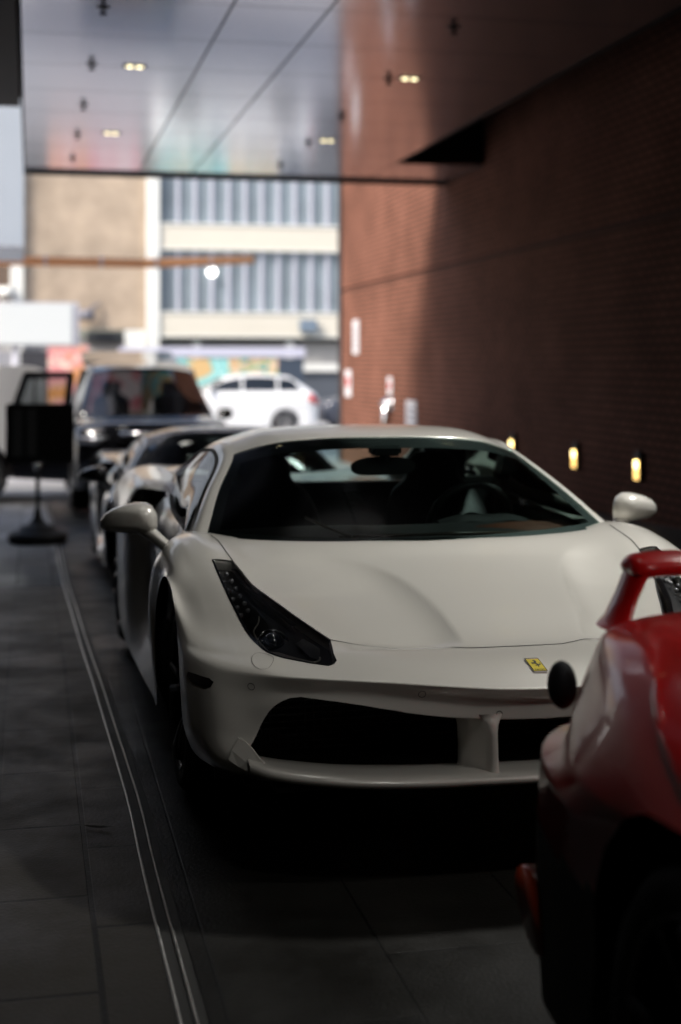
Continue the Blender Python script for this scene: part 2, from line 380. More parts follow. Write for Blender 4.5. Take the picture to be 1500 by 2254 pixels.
def sports_car(label, loc, paint, rz=0, detail=True, group=None):
    t = thing('sports_car', label, 'sports car', loc, rz, group)
    M_, N_ = (12, 14) if detail else (6, 6)
    S = grid_surface(SUP, M_, N_, crease_rows=[5], cw=[1, 1, 1, 1, 1, .9, .45, .1, 0, 0])
    # hood shoulders: the centre panel stands proud, a shoulder falls off outside the arc
    for j in range(S.shape[0]):
        for i in range(S.shape[1]):
            x, y, z = S[j, i]; a = abs(x)
            if .2 < y < 1.4 and a < .8 and z > .57:
                d, s = arcdist(a, y, 1 if x > 0 else -1)
                fade = min(1, max(0, (1.0 - s) / .45))
                fy = min(1, max(0, (y - .32) / .10)) * min(1, max(0, (1.24 - y) / .12))
                if d > 0: S[j, i, 2] -= .046 * (1 - math.exp(-d / .070)) * math.exp(-(d / .30) ** 2) * fade * fy
    nc = len(SUP[0]) - 1
    def keep(j, i):
        c = abs(i + .5 / N_ - nc)
        if 11 <= j < 16 and c < 4: return False
        return True
    bm = grid_bm(S, keep, M_, N_)
    surf = Surf(bm)
    # lower intake
    gp = [(x, z) for x, z in GR] ; gp = smooth_open(GR)
    full = [(-x, z) for x, z in gp[::-1]] + gp[1:-1]
    g_out = cut(bm, full, (0, 2), lambda c: c.y < .5 and c.z < .56); g_out.free()
    rim_loop_extrude(bm, full, (0, 2), (0, .05, -.003), lambda c: c.y < .45 and c.z < .56)
    # headlights
    hp = HLS; covers = []
    for sg in (-1, 1):
        P = [(sg * x, y) for x, y in hp]
        covers.append((sg, P, cut(bm, P, (0, 1), lambda c: c.z > .5 and c.x * sg > 0)))
        rim_loop_extrude(bm, P, (0, 1), (0, .008, -.035), lambda c: c.z > .5 and c.x * sg > 0)
    # side intakes in the haunches
    for sg in (-1, 1):
        ip = smooth_poly([(2.66, .845), (2.80, .858), (2.93, .852), (2.97, .79), (2.93, .72), (2.80, .66), (2.70, .70), (2.65, .77)], 3)
        o_ = cut(bm, [(y, z) for y, z in ip], (1, 2), lambda c: c.x * sg > .80 and c.x * sg > 0); o_.free()
    # hood and doors become parts of their own
    hoodp = [(0,.308),(.146,.311),(.245,.351),(.357,.395),(.514,.430),(.531,.437),(.564,.514),(.611,.635),(.649,.744),(.678,.819),(.695,.877),(.711,.971),(.730,1.066),(.742,1.167),(.749,1.31),(.762,1.41),(.50,1.60),(0,1.60)]
    HP = [(-x, y) for x, y in hoodp[::-1]] + hoodp[1:-1]
    hood = cut(bm, HP, (0, 1), lambda c: c.z > .56)
    doors = []
    for sg in (-1, 1):
        dp = smooth_poly([(1.62,.90),(1.58,.70),(1.60,.45),(1.68,.27),(2.0,.255),(2.45,.27),(2.62,.45),(2.66,.62),(2.62,.90),(2.2,.95)], 2)
        doors.append((sg, dp, cut(bm, dp, (1, 2), lambda c: c.x * sg > .74)))
    bmesh.ops.recalc_face_normals(bm, faces=bm.faces[:])
    body = obj('body', bm, paint, t, True)
    obj('hood', hood, paint, t, True)
    # shut lines
    gb = ribbon([surf.down(x, y) for x, y in dens([(-x, y) for x, y in hoodp[:-2][::-1]] + hoodp[1:-2], 8)], .0042)
    obj('hood_shut_line', gb, GAP, t)
    for sg, dp, d in doors:
        dd = obj('door', d, paint, t, True)
        gb = ribbon([surf.side(y, z, sg) for y, z in dens(dp + [dp[0]], 3)], .005)
        obj('door_gap', gb, GAP, dd)
        hnd = prism(smooth_poly([(2.36,.60),(2.52,.605),(2.52,.63),(2.36,.625)], 3), 'x', sg * .845, sg * .872); obj('door_handle', hnd, paint, dd)
    # greenhouse
    G = grid_surface(GH, 8, 8, crease_cols=[3])
    gc = len(GH[0]) - 1
    ws = grid_bm(G, lambda j, i: j < 2 and abs(i + .06 - gc) < 3, 8, 8)
    fr = grid_bm(G, lambda j, i: (j < 2 and abs(i + .06 - gc) > 3) or (2 <= j < 5) or (j >= 5 and abs(i + .06 - gc) > 2), 8, 8)
    fr2 = bmesh.new(); fr2 = fr
    bmesh.ops.recalc_face_normals(fr2, faces=fr2.faces[:])
    ro = obj('roof', fr2, [paint, VOID], t, True)
    so_ = ro.modifiers.new('thickness', 'SOLIDIFY'); so_.thickness = .016; so_.offset = -1; so_.material_offset = 1; so_.material_offset_rim = 0
    wo = obj('windscreen', ws, GLASS, t, True)
    # black screen border, follows the edge of the glass
    fb = bmesh.new(); J8 = 16
    Gw = G[:J8 + 1, (gc - 3) * 8:(gc + 3) * 8 + 1]
    def off(p, q, d): return p + (q - p) / max(1e-6, np.linalg.norm(q - p)) * d
    def strip(outer, inner):
        A = [fb.verts.new(Vector(p) + Vector((0, .002, -.006))) for p in outer]; B = [fb.verts.new(Vector(p) + Vector((0, .002, -.006))) for p in inner]
        for k in range(len(A) - 1): fb.faces.new((A[k], A[k + 1], B[k + 1], B[k]))
    strip(Gw[:, 0], [off(Gw[j, 0], Gw[j, 3], .045) for j in range(J8 + 1)])
    strip(Gw[:, -1], [off(Gw[j, -1], Gw[j, -4], .045) for j in range(J8 + 1)])
    strip(Gw[-1], [off(Gw[-1, i], Gw[-4, i], .10) for i in range(Gw.shape[1])])
    strip(Gw[0], [off(Gw[0, i], Gw[4, i], .06) for i in range(Gw.shape[1])])
    obj('border', fb, BLACKM, wo)
    # side glass with a belt line
    belt = [(.822,1.56,.796),(.812,1.84,.806),(.810,2.12,.812),(.806,2.25,.815),(.792,2.50,.830),(.765,2.82,.858),(.712,3.12,.900)]
    SG = interp(np.array([GH[k][5] for k in range(7)], float)[:, None], 6)[:, 0]; BL = interp(np.array(belt)[:, None], 6)[:, 0]
    for sg in (-1, 1):
        b = bmesh.new(); rows = []
        for p, q in zip(SG, BL):
            row = []
            for s in range(6):
                u = s / 5; v = p * (1 - u) + q * u; v = v.copy(); v[0] += .022 * math.sin(math.pi * u) ; v[0] *= sg
                row.append(b.verts.new(v))
            rows.append(row)
        for A, B in zip(rows, rows[1:]):
            for k in range(5): b.faces.new((A[k], A[k + 1], B[k + 1], B[k]))
        bmesh.ops.remove_doubles(b, verts=b.verts[:], dist=1e-4); bmesh.ops.recalc_face_normals(b, faces=b.faces[:])
        obj('side_window', b, SIDEGLASS if not detail else GLASS, t, True)
        b = tube([(sg * (p[0] + .004), p[1], p[2] - .004) for p in SG], .008, 6); obj('window_seal', b, BLACKM, t, True)
        b = tube([(sg * (p[0] + .004), p[1], p[2] - .002) for p in BL], .010, 6); obj('window_seal', b, BLACKM, t, True)
    # splitter lip
    lipc = [(0,-.022),(.20,-.016),(.41,.0),(.56,.028),(.65,.055),(.72,.085),(.775,.12),(.81,.16)]
    lz = [0,0,.001,.004,.009,.013,.018,.022]
    rows = []
    for dy, z in ((.20,.306),(.13,.318),(.045,.322),(.010,.318),(.0,.310),(.001,.300),(.012,.291),(.05,.288),(.22,.286)):
        rows.append([(a, y + dy, z + e) for (a, y), e in zip(lipc, lz)])
    L = grid_surface(rows, 2, 6); lb = grid_bm(L); bmesh.ops.recalc_face_normals(lb, faces=lb.faces[:])
    obj('front_splitter', lb, paint, t, True)
    for sg in (-1, 1):
        fl = bmesh.new(); P0 = [(.827,.262,.394),(.848,.252,.360),(.860,.246,.333),(.835,.222,.322),(.808,.195,.310),(.770,.150,.302),(.755,.140,.314),(.752,.150,.326),(.773,.185,.346),(.799,.225,.372),(.812,.245,.384)]
        P1 = [(a - .012 if a > .8 else a, y + .05, z - .004) for a, y, z in P0]
        A = [fl.verts.new((sg * a, y - .004, z)) for a, y, z in P0]; B = [fl.verts.new((sg * a, y, z)) for a, y, z in P1]
        fl.faces.new(A); fl.faces.new(B[::-1])
        for k in range(len(A)): fl.faces.new((A[k - 1], A[k], B[k], B[k - 1]))
        bmesh.ops.bevel(fl, geom=fl.edges[:], offset=.0035, segments=2, affect='EDGES')
        bmesh.ops.recalc_face_normals(fl, faces=fl.faces[:]); obj('bumper_winglet', fl, paint, t, False)
        # strut in the intake
        secs = []
        base = [(.150,.020),(.158,.014),(.168,.020),(.182,.05),(.200,.085),(.222,.12),(.226,.15),(.215,.18),(.160,.18),(.150,.14),(.147,.08)]
        pb = bmesh.new()
        for z, grow, fy in ((.31,.006,-.012),(.325,.002,-.004),(.36,0,0),(.42,0,.006),(.445,.004,.012),(.46,.014,.022),(.472,.03,.035)):
            ring = []
            for a, y in base:
                ca = .165; ring.append(pb.verts.new((sg * (a + (grow if a > ca else -grow)), y + fy, z)))
            secs.append(ring)
        for A, B in zip(secs, secs[1:]):
            for k in range(len(A)): pb.faces.new((A[k - 1], A[k], B[k], B[k - 1]))
        bmesh.ops.recalc_face_normals(pb, faces=pb.faces[:]); obj('intake_strut', pb, paint, t, True)
    # intake backing: dark box with slats
    ib = join(box((-.86,.52,.20),(.86,.54,.55)), box((-.72,.27,.515),(.72,.53,.53)), box((-.74,.14,.265),(.74,.53,.28)), box((-.845,.42,.27),(-.83,.53,.50)), box((.83,.42,.27),(.845,.53,.50)))
    obj('intake_duct', ib, VOID, t)
    if detail:
        gl = bmesh.new()
        for k in range(10): add_box(gl, (-.78, .44, .30 + k * .02), (.78, .45, .303 + k * .02))
        for k in range(60): add_box(gl, (-.76 + k * .0258, .438, .30), (-.757 + k * .0258, .44, .51))
        obj('intake_grille', gl, mat('grille_black', (.006, .006, .006), .5), t)
    # headlights
    for sg, P, cov in covers:
        bmesh.ops.recalc_face_normals(cov, faces=cov.faces[:])
        lo = cov.copy()
        for v in lo.verts: v.co.z -= .034; v.co.y += .006
        h = obj('headlight', lo, mat('lamp_housing_black', (.010, .010, .011), .32, coat=.3), t, True)
        # raised sculpted inner bezel
        def on(x, y, dz):
            q, n_ = surf.down(sg * x, y); return (Vector((sg * x, y, .65)) if q is None else Vector(q)) + Vector((0, 0, dz))
        if detail:
            for k in range(6):
                cx, cy = [(.771,1.002),(.763,.945),(.757,.886),(.751,.830),(.745,.774),(.741,.724)][k]
                for d in (-.011, .013):
                    b = bmesh.new(); bmesh.ops.create_uvsphere(b, u_segments=14, v_segments=10, radius=.0085)
                    xf(b, Matrix.Translation(on(cx + d, cy - d * .3, -.019))); obj('led', b, mat('led_lens', (.5, .5, .52), .2, .5, 1), h, True)
            b = bmesh.new(); bmesh.ops.create_uvsphere(b, u_segments=28, v_segments=18, radius=.034); xf(b, Matrix.Translation(on(.684, .525, -.034))); obj('projector_lens', b, mat('projector', (.01, .012, .014), .03, 0, 1, spec=1), h, True)
            b = lathe([(.034, -.006), (.042, 0), (.046, .004), (.046, -.02)], 32, 'Z'); xf(b, Matrix.Translation(on(.684, .525, -.028)) @ Matrix.Rotation(R(38), 4, 'X')); obj('projector_ring', b, BLACKG, h, True)
            bez = [(.706,.66),(.715,.625),(.731,.604),(.732,.572),(.726,.521),(.714,.447),(.683,.389),(.639,.340),(.602,.313),(.588,.318),(.580,.34)]
            b = tube([on(x, y, -.012) for x, y in spl(bez, 4)], .0028, 8); obj('bezel_trim', b, mat('bezel_grey', (.6, .57, .52), .35, .6), h, True)
            b = bmesh.new()   # reflector tray between the trim and the nose of the lamp
            top = [(.706,.445),(.680,.395),(.640,.348),(.604,.320),(.586,.325)]; bot = [(.680,.455),(.655,.42),(.625,.385),(.60,.36),(.582,.345)]
            A = [b.verts.new(on(x, y, -.015)) for x, y in top]; B = [b.verts.new(on(x, y, -.028)) for x, y in bot]
            for k in range(4): b.faces.new((A[k], A[k + 1], B[k + 1], B[k]))
            obj('reflector', b, mat('reflector_grey', (.38, .35, .31), .35, .6), h, True)
            b = bmesh.new(); c0 = [(.577,.345),(.563,.43),(.600,.50),(.628,.47),(.60,.37)]
            b.faces.new([b.verts.new(on(x, y, -.022)) for x, y in c0]); obj('reflector', b, mat('reflector_dark', (.09, .09, .095), .25, .5), h, False)
            rb = ribbon([(on(x, y, 0), surf.down(sg * x, y)[1] or Vector((0, 0, 1))) for x, y in [(.705 + dx, yy) for dx, yy in [(.026,1.03),(.010,.92),(-.014,.80),(-.048,.68),(-.094,.56)]]], .02, -.010); obj('housing_ridge', rb, BLACKG, h, True)
        for v in cov.verts: v.co.z -= .002
        obj('lamp_cover', cov, LENS, h, True)
        rb = ribbon([surf.down(x, y) for x, y in P], .007, .0009, True); obj('lamp_seal', rb, BLACKG, h)
    if detail:
        # washer cap, parking sensors, side marker lamp
        for sg in (-1, 1):
            cp = smooth_poly([(.740,.423),(.716,.387),(.711,.362),(.723,.326),(.738,.303),(.761,.315),(.772,.355),(.769,.399),(.757,.425)], 3)
            obj('washer_cap', ribbon([surf.down(sg * x, y) for x, y in cp], .0016, .0010, True), mat('cap_seam', (.12, .115, .10), .5), body)
            for cx, cz, rr in ((.785, .521, .0085), (.350, .530, .0095), (.138, .471, .008)):
                ring = [surf.front(sg * (cx + rr * math.cos(q)), cz + rr * math.sin(q)) for q in np.linspace(0, 2 * math.pi, 20, endpoint=False)]
                obj('parking_sensor', ribbon(ring, .0018, .0010, True), mat('sensor_seam', (.05, .048, .045), .5), body)
            mk = bmesh.new(); top = dens([(.560,.515),(.50,.520),(.420,.523),(.396,.517)], 4); bot = dens([(.556,.500),(.49,.494),(.412,.495),(.390,.503)], 4)
            hs = [[surf.side(y, z + (zb - z) * u, sg) for u in (0, .33, .66, 1)] for (y, z), (_, zb) in zip(top, bot)]
            V = [[mk.verts.new(q + n_ * .002) for q, n_ in r_] for r_ in hs]
            for A, B in zip(V, V[1:]):
                for k in range(3): mk.faces.new((A[k], A[k + 1], B[k + 1], B[k]))
            obj('side_marker', mk, mat('marker_dark', (.010, .009, .009), .25, coat=.5), body, True)
        # badge
        q, n_ = surf.down(0, .138); 
        z_ = n_.normalized(); x_ = Vector((1, 0, 0)); y_ = z_.cross(x_).normalized()   # y_ points up the nose (to +y)
        BM = Matrix.Translation(q + z_ * .0005) @ Matrix((x_.to_4d(), y_.to_4d(), z_.to_4d(), Vector((0, 0, 0, 1)))).transposed()
        for k in range(3): BM[k][0], BM[k][1], BM[k][2] = x_[k], y_[k], z_[k]
        BM[3][0] = BM[3][1] = BM[3][2] = 0; BM[3][3] = 1
        W, Hh = .0205, .043
        def rp(w_, h_, r_):
            out = []
            for cx, cy, a0 in ((w_ - r_, h_ - r_, 0), (-w_ + r_, h_ - r_, 90), (-w_ + r_, -h_ + r_, 180), (w_ - r_, -h_ + r_, 270)):
                for k in range(5): a = R(a0 + k * 22.5); out.append((cx + r_ * math.cos(a), cy + r_ * math.sin(a)))
            return out
        bd = obj('badge', xf(prism(rp(W, Hh, .004), 'z', -.001, .003), BM), CHROME, t)
        obj('badge_field', xf(prism(rp(W - .0025, Hh - .004, .002), 'z', .003, .0036), BM), mat('badge_yellow', (.62, .50, .05), .3, coat=.5), bd)
        for k, c_ in enumerate(((.02, .2, .05), (.7, .7, .68), (.45, .02, .02))):
            y1 = Hh - .0042 - k * .0018; obj('badge_stripe', xf(prism([(-W + .003, y1 - .0017), (W - .003, y1 - .0017), (W - .003, y1), (-W + .003, y1)], 'z', .0037, .0040), BM), mat('stripe%d' % k, c_, .3), bd)
        horse = [(640,605),(680,573),(730,583),(765,630),(772,682),(748,698),(790,735),(840,765),(868,748),(872,715),(848,690),(868,692),(897,738),(892,788),(852,797),(828,815),(838,842),(815,882),(783,888),(808,850),(798,826),(700,834),(700,824),(770,813),(755,785),(728,742),(690,728),(650,712),(642,728),(658,757),(628,742),(613,712),(588,712),(600,662),(625,680),(660,680),(688,650),(685,608)]
        hp_ = []
        for X_, Y_ in horse:
            v = (Y_ - 490) / 540; u = (X_ - 430 - 200 * v) / 415; hp_.append((-W + .0025 + u * (2 * W - .005), Hh - .004 - v * (2 * Hh - .008)))
        hb = prism(hp_, 'z', .0037, .0043); bmesh.ops.triangulate(hb, faces=hb.faces[:]); obj('badge_horse', xf(hb, BM), mat('badge_black', (.004, .004, .004), .4), bd)
        cu = bpy.data.curves.new('t', 'FONT'); cu.body = "Ferrari"; cu.size = .0105; cu.align_x = 'CENTER'; cu.extrude = .0002
        to = bpy.data.objects.new('t', cu); C.objects.link(to); bpy.context.view_layer.update()
        me = bpy.data.meshes.new_from_object(to); bpy.data.objects.remove(to)
        tb = bmesh.new(); tb.from_mesh(me); xf(tb, BM @ Matrix.Translation((0, -Hh + .0075, .0040))); obj('badge_lettering', tb, MATS['badge_black'], bd)
    # mirrors
    for sg in (-1, 1):
        secs = [ # x, yc, zc, ry, rz
            (.925,1.745,.832,.030,.030),(.94,1.75,.838,.060,.052),(.965,1.755,.842,.082,.062),(1.00,1.762,.845,.086,.060),(1.05,1.775,.842,.078,.052),(1.09,1.787,.837,.062,.042),(1.118,1.80,.831,.040,.027),(1.132,1.808,.827,.012,.009)]
        b = bmesh.new(); rings = []
        for x, yc, zc, ry, rz_ in secs:
            ring = []
            for k in range(28):
                a = 2 * math.pi * k / 28; ca, sa = math.cos(a), math.sin(a)
                e = .75; px_ = math.copysign(abs(ca) ** e, ca) * ry; pz_ = math.copysign(abs(sa) ** e, sa) * rz_
                if pz_ < 0: pz_ *= .85
                ring.append(b.verts.new((sg * x, yc + (px_ if px_ < 0 else px_ * .55), zc + pz_ - (.012 if px_ > 0 and pz_ < 0 else 0))))
            rings.append(ring)
        for A, B in zip(rings, rings[1:]):
            for k in range(28): b.faces.new((A[k - 1], A[k], B[k], B[k - 1]))
        b.faces.new(rings[0]); b.faces.new(rings[-1][::-1]); bmesh.ops.recalc_face_normals(b, faces=b.faces[:])
        mo_ = obj('wing_mirror', b, paint, t, True)
        ga = interp(np.array([[(.985,1.76,.812,.060,.024)],[(.955,1.745,.795,.052,.024)],[(.925,1.72,.770,.044,.022)],[(.89,1.685,.742,.040,.020)],[(.85,1.65,.718,.042,.020)]]), 4)[:, 0]
        b = bmesh.new(); rings = []
        for x, yc, zc, ry, rz_ in ga:
            rings.append([b.verts.new((sg * (x - rz_ * .5 * math.sin(2 * math.pi * k / 16)), yc + ry * math.cos(2 * math.pi * k / 16), zc + rz_ * math.sin(2 * math.pi * k / 16))) for k in range(16)])
        for A, B in zip(rings, rings[1:]):
            for k in range(16): b.faces.new((A[k - 1], A[k], B[k], B[k - 1]))
        b.faces.new(rings[0]); b.faces.new(rings[-1][::-1]); bmesh.ops.recalc_face_normals(b, faces=b.faces[:]); obj('mirror_arm', b, paint, mo_, True)
        b = box((sg * 1.03 - .065, 1.805, .80), (sg * 1.03 + .065, 1.812, .875), .003); obj('mirror_glass', b, CHROME, mo_)
    # wheels, underbody, arches
    for sg in (-1, 1):
        wheel(t, sg * .795, 1.10, .335, .335, .235, sg, RIMD); wheel(t, sg * .805, 3.75, .345, .345, .29, sg, RIMD)
        for yc in (1.1, 3.75):
            b = bmesh.new(); A = []; B = []
            for k in range(25):
                a = R(-25 + k * 230 / 24); A.append(b.verts.new((sg * .892, yc + .389 * math.cos(a), .33 + .389 * math.sin(a)))); B.append(b.verts.new((sg * .58, yc + .34 * math.cos(a), .33 + .34 * math.sin(a))))
            for k in range(24): b.faces.new((A[k], A[k + 1], B[k + 1], B[k]))
            obj('arch_liner', b, VOID, t, True)
    ub = join(box((-.80,.30,.235),(.80,.66,.25)), box((-.54,.66,.16),(.54,4.3,.18)), box((-.90,1.52,.14),(.90,3.3,.16)), box((-.62,.7,.2),(-.54,1.5,.6)), box((.54,.7,.2),(.62,1.5,.6)), box((-.62,3.3,.2),(-.54,4.2,.7)), box((.54,3.3,.2),(.62,4.2,.7)))
    obj('underbody', ub, VOID, t)
    # cabin
    cb = join(box((-.80,1.55,.30),(-.775,2.75,.79)), box((.775,1.55,.30),(.80,2.75,.79)), box((-.78,1.40,.28),(.78,2.8,.30)), box((-.78,1.36,.28),(.78,1.40,.70)))
    for sg in (-1, 1): cb = join(cb, box((min(sg * .40, sg * .60), 2.72, .30), (max(sg * .40, sg * .60), 2.80, 1.06)), box((min(sg * .60, sg * .74), 2.72, .30), (max(sg * .60, sg * .74), 2.80, .90)))
    cb = join(cb, box((-.42, 2.72, .30), (.42, 2.80, .885)), box((-.42, 2.72, 1.07), (.42, 2.80, 1.10)))
    obj('cabin_trim', cb, LEATHER, t)
    ds = grid_bm(grid_surface([[(0,1.30,.72),(.4,1.36,.72),(.74,1.48,.72)],[(0,1.55,.785),(.4,1.58,.785),(.76,1.62,.775)],[(0,1.80,.775),(.4,1.82,.78),(.76,1.84,.76)],[(0,1.88,.68),(.4,1.90,.70),(.76,1.90,.68)],[(0,1.86,.45),(.4,1.86,.45),(.76,1.86,.45)]], 4, 4)); bmesh.ops.recalc_face_normals(ds, faces=ds.faces[:])
    obj('dashboard', ds, LEATHER, t, True)
    bi = grid_bm(grid_surface([[(0,1.74,.80),(.10,1.74,.803),(.2,1.75,.785)],[(0,1.86,.81),(.10,1.86,.812),(.2,1.86,.79)],[(0,1.90,.74),(.10,1.90,.74),(.2,1.90,.73)]], 4, 4)); xf(bi, Matrix.Translation((.40, .0, .0))); bmesh.ops.recalc_face_normals(bi, faces=bi.faces[:]); obj('instrument_binnacle', bi, LEATHER, t, True)
    if detail:
        b = bmesh.new(); ring = [(.40 + .178 * math.cos(a), 2.02 - .178 * math.sin(a) * .42, .755 + .178 * math.sin(a)) for a in np.linspace(0, 2 * math.pi, 40)]
        add_tube(b, ring, .016, 10, False)
        for a in (R(200), R(340), R(270)): add_tube(b, [(.40, 2.0, .75), (.40 + .17 * math.cos(a), 2.02 - .17 * math.sin(a) * .42, .755 + .17 * math.sin(a))], .014, 8)
        obj('steering_wheel', b, LEATHER, t, True)
        b = bmesh.new(); bmesh.ops.create_uvsphere(b, u_segments=16, v_segments=10, radius=.07); xf(b, Matrix.Translation((.40, 2.0, .75)) @ Matrix.Diagonal((1, .4, .9, 1))); obj('steering_boss', b, LEATHER, t, True)
        b = prism(smooth_poly([(1.47,.70),(1.60,.76),(1.80,.755),(1.88,.70),(1.80,.66),(1.55,.64)], 3), 'x', .30, .70); xf(b, Matrix.Translation((0, .03, .035))); obj('dashboard_reflection_panel', b, TAN, t, True)  # brown panel stands in for a reflection behind the steering wheel
    for sx in (-.38, .40):
        st = interp(np.array([[(.20,2.30,.33,.06)],[(.235,2.36,.45,.07)],[(.245,2.45,.62,.075)],[(.235,2.52,.76,.065)],[(.19,2.57,.86,.055)],[(.125,2.59,.92,.05)],[(.12,2.60,.985,.045)],[(.08,2.60,1.02,.03)],[(.02,2.60,1.03,.01)]]), 4)[:, 0]
        b = bmesh.new(); rings = []
        for hw, yc, zc, th in st:
            rings.append([b.verts.new((sx + hw * math.copysign(abs(math.cos(a)) ** .6, math.cos(a)), yc + th * math.sin(a), zc)) for a in np.linspace(0, 2 * math.pi, 24, endpoint=False)])
        for A, B in zip(rings, rings[1:]):
            for k in range(24): b.faces.new((A[k - 1], A[k], B[k], B[k - 1]))
        b.faces.new(rings[-1][::-1]); bmesh.ops.recalc_face_normals(b, faces=b.faces[:]); s_ = obj('seat', b, LEATHER, t, True)
        obj('seat_cushion', box((sx - .24, 1.95, .28), (sx + .24, 2.42, .42), .05, 4), LEATHER, s_, True)
    b = prism(smooth_poly([(-.125,1.030),(-.06,1.052),(.06,1.052),(.125,1.035),(.130,1.005),(.10,.985),(0,.98),(-.10,.982),(-.13,1.0)], 3), 'y', 1.90, 1.93)
    bmesh.ops.bevel(b, geom=b.edges[:], offset=.004, segments=2, affect='EDGES'); mo2 = obj('rear_view_mirror', b, BLACKM, t)
    obj('mirror_stalk', join(tube([(0, 1.90, 1.04), (0, 1.86, 1.09)], .02, 10), box((-.06, 1.84, 1.06), (.06, 1.93, 1.10), .01)), BLACKM, mo2)
    b = bmesh.new(); b.faces.new([b.verts.new(p) for p in ((-.41,2.745,.885),(.41,2.745,.885),(.41,2.745,1.07),(-.41,2.745,1.07))]); obj('rear_window', b, glass_mat('rear_glass', (.80, .88, .87)), t)
    wp = join(tube([(-.40,1.50,.862),(-.34,1.43,.833),(-.26,1.34,.806)], .006, 8), tube([(-.30,1.38,.80),(.10,1.30,.812),(.40,1.36,.80)], .007, 8)); obj('wiper', wp, mat('wiper_black', (.05, .03, .02), .35), t, True)
    # tail lamps
    for sg in (-1, 1):
        b = lathe([(0, .03), (.05, .026), (.068, .012), (.075, 0), (.08, -.03)], 28, 'Z'); xf(b, Matrix.Translation((sg * .68, 4.52, .74)) @ Matrix.Rotation(R(-90), 4, 'X')); obj('tail_light', b, REDLAMP, t, True)
    return t

def smooth_open(P):
    pts = spl(P[:11], 3)       # centre top -> outer bottom corner smooth
    return [tuple(p) for p in pts] + [tuple(p) for p in P[11:]]


# ------------------------------------------------------------------ the ground
def gz(Y):
    P = [(-60, 0), (6.5, 0), (9, -.09), (11, -.21), (14, -.30), (18, -.38), (22, -.45), (28, -.52), (36, -.55), (200, -.55)]
    for (a, b), (c, d) in zip(P, P[1:]):
        if Y <= c:
            t = max(0, (Y - a) / (c - a)); return b + (d - b) * t
    return -.55
def grid_ground(name, x0, x1, ys, m, dz=0, curve=None):
    bm = bmesh.new(); rows = []
    for y in ys:
        xa, xb = (x0(y) if callable(x0) else x0), (x1(y) if callable(x1) else x1)
        rows.append([bm.verts.new((xa + (xb - xa) * k / 6, y, gz(y) + dz)) for k in range(7)])
    for A, B in zip(rows, rows[1:]):
        for k in range(6): bm.faces.new((A[k], A[k + 1], B[k + 1], B[k]))
    o = obj(name, bm, m); tag(o, kind='structure'); return o

def paver_mat(name, col, lx, ly, offx=0, offy=0, joint=.006, rough=.55):
    """stone slabs with joints laid out in object space: lx across, ly along the drive"""
    m = bpy.data.materials.new(name); m.use_nodes = True; n = m.node_tree; b = n.nodes['Principled BSDF']; b.inputs['Specular IOR Level'].default_value = .28
    tc = n.nodes.new('ShaderNodeTexCoord'); mp = n.nodes.new('ShaderNodeMapping'); mp.inputs['Location'].default_value = (offx, offy, 0)
    mp.inputs['Rotation'].default_value = (0, 0, R(90)); n.links.new(tc.outputs['Object'], mp.inputs[0])
    br = n.nodes.new('ShaderNodeTexBrick'); br.inputs['Scale'].default_value = 1; br.inputs['Brick Width'].default_value = ly; br.inputs['Row Height'].default_value = lx
    br.inputs['Mortar Size'].default_value = joint; br.inputs['Mortar Smooth'].default_value = .3; br.offset = .37
    c = np.array(col); br.inputs['Color1'].default_value = (*(c * 1.35), 1); br.inputs['Color2'].default_value = (*(c * .65), 1); br.inputs['Mortar'].default_value = (.003, .003, .003, 1)
    n.links.new(mp.outputs[0], br.inputs[0])
    no = n.nodes.new('ShaderNodeTexNoise'); no.inputs['Scale'].default_value = 2.3; no.inputs['Detail'].default_value = 9; no.inputs['Roughness'].default_value = .65; n.links.new(tc.outputs['Object'], no.inputs[0])
    mr = n.nodes.new('ShaderNodeMapRange'); mr.inputs[1].default_value = .3; mr.inputs[2].default_value = .7; mr.inputs[3].default_value = .78; mr.inputs[4].default_value = 1.25; n.links.new(no.outputs[0], mr.inputs[0])
    mx = n.nodes.new('ShaderNodeMix'); mx.data_type = 'RGBA'; mx.blend_type = 'MULTIPLY'; mx.inputs[0].default_value = 1
    n.links.new(br.outputs[0], mx.inputs[6]); n.links.new(mr.outputs[0], mx.inputs[7]); n.links.new(mx.outputs[2], b.inputs['Base Color'])
    r2 = n.nodes.new('ShaderNodeMapRange'); r2.inputs[1].default_value = .3; r2.inputs[2].default_value = .75; r2.inputs[3].default_value = rough - .15; r2.inputs[4].default_value = rough + .2; n.links.new(no.outputs[0], r2.inputs[0]); n.links.new(r2.outputs[0], b.inputs['Roughness'])
    n2 = n.nodes.new('ShaderNodeTexNoise'); n2.inputs['Scale'].default_value = 90; n2.inputs['Detail'].default_value = 4; n.links.new(tc.outputs['Object'], n2.inputs[0])
    ad = n.nodes.new('ShaderNodeMath'); ad.operation = 'MULTIPLY_ADD'; ad.inputs[1].default_value = -1.5; n.links.new(br.outputs[1], ad.inputs[0]); n.links.new(n2.outputs[0], ad.inputs[2])
    bu = n.nodes.new('ShaderNodeBump'); bu.inputs['Strength'].default_value = .35; bu.inputs['Distance'].default_value = .004; n.links.new(ad.outputs[0], bu.inputs['Height']); n.links.new(bu.outputs[0], b.inputs['Normal'])
    return m
YS = [-40, -20, -8, -4, 0, 2, 3, 4, 5, 6, 6.5, 7, 7.5, 8, 8.5, 9, 9.5, 10, 10.5, 11, 12, 13, 14, 15, 16, 17, 18, 19, 20, 21, 22]
STRIP = [(-20, .30), (-4, .345), (1, .352), (3.1, .352), (4.15, .345), (4.6, .347), (5.1, .338), (5.77, .323), (7.0, .298), (8.5, .280), (10, .270), (14, .26), (17, .23), (19.5, .20)]
SC = spl(STRIP, 8)
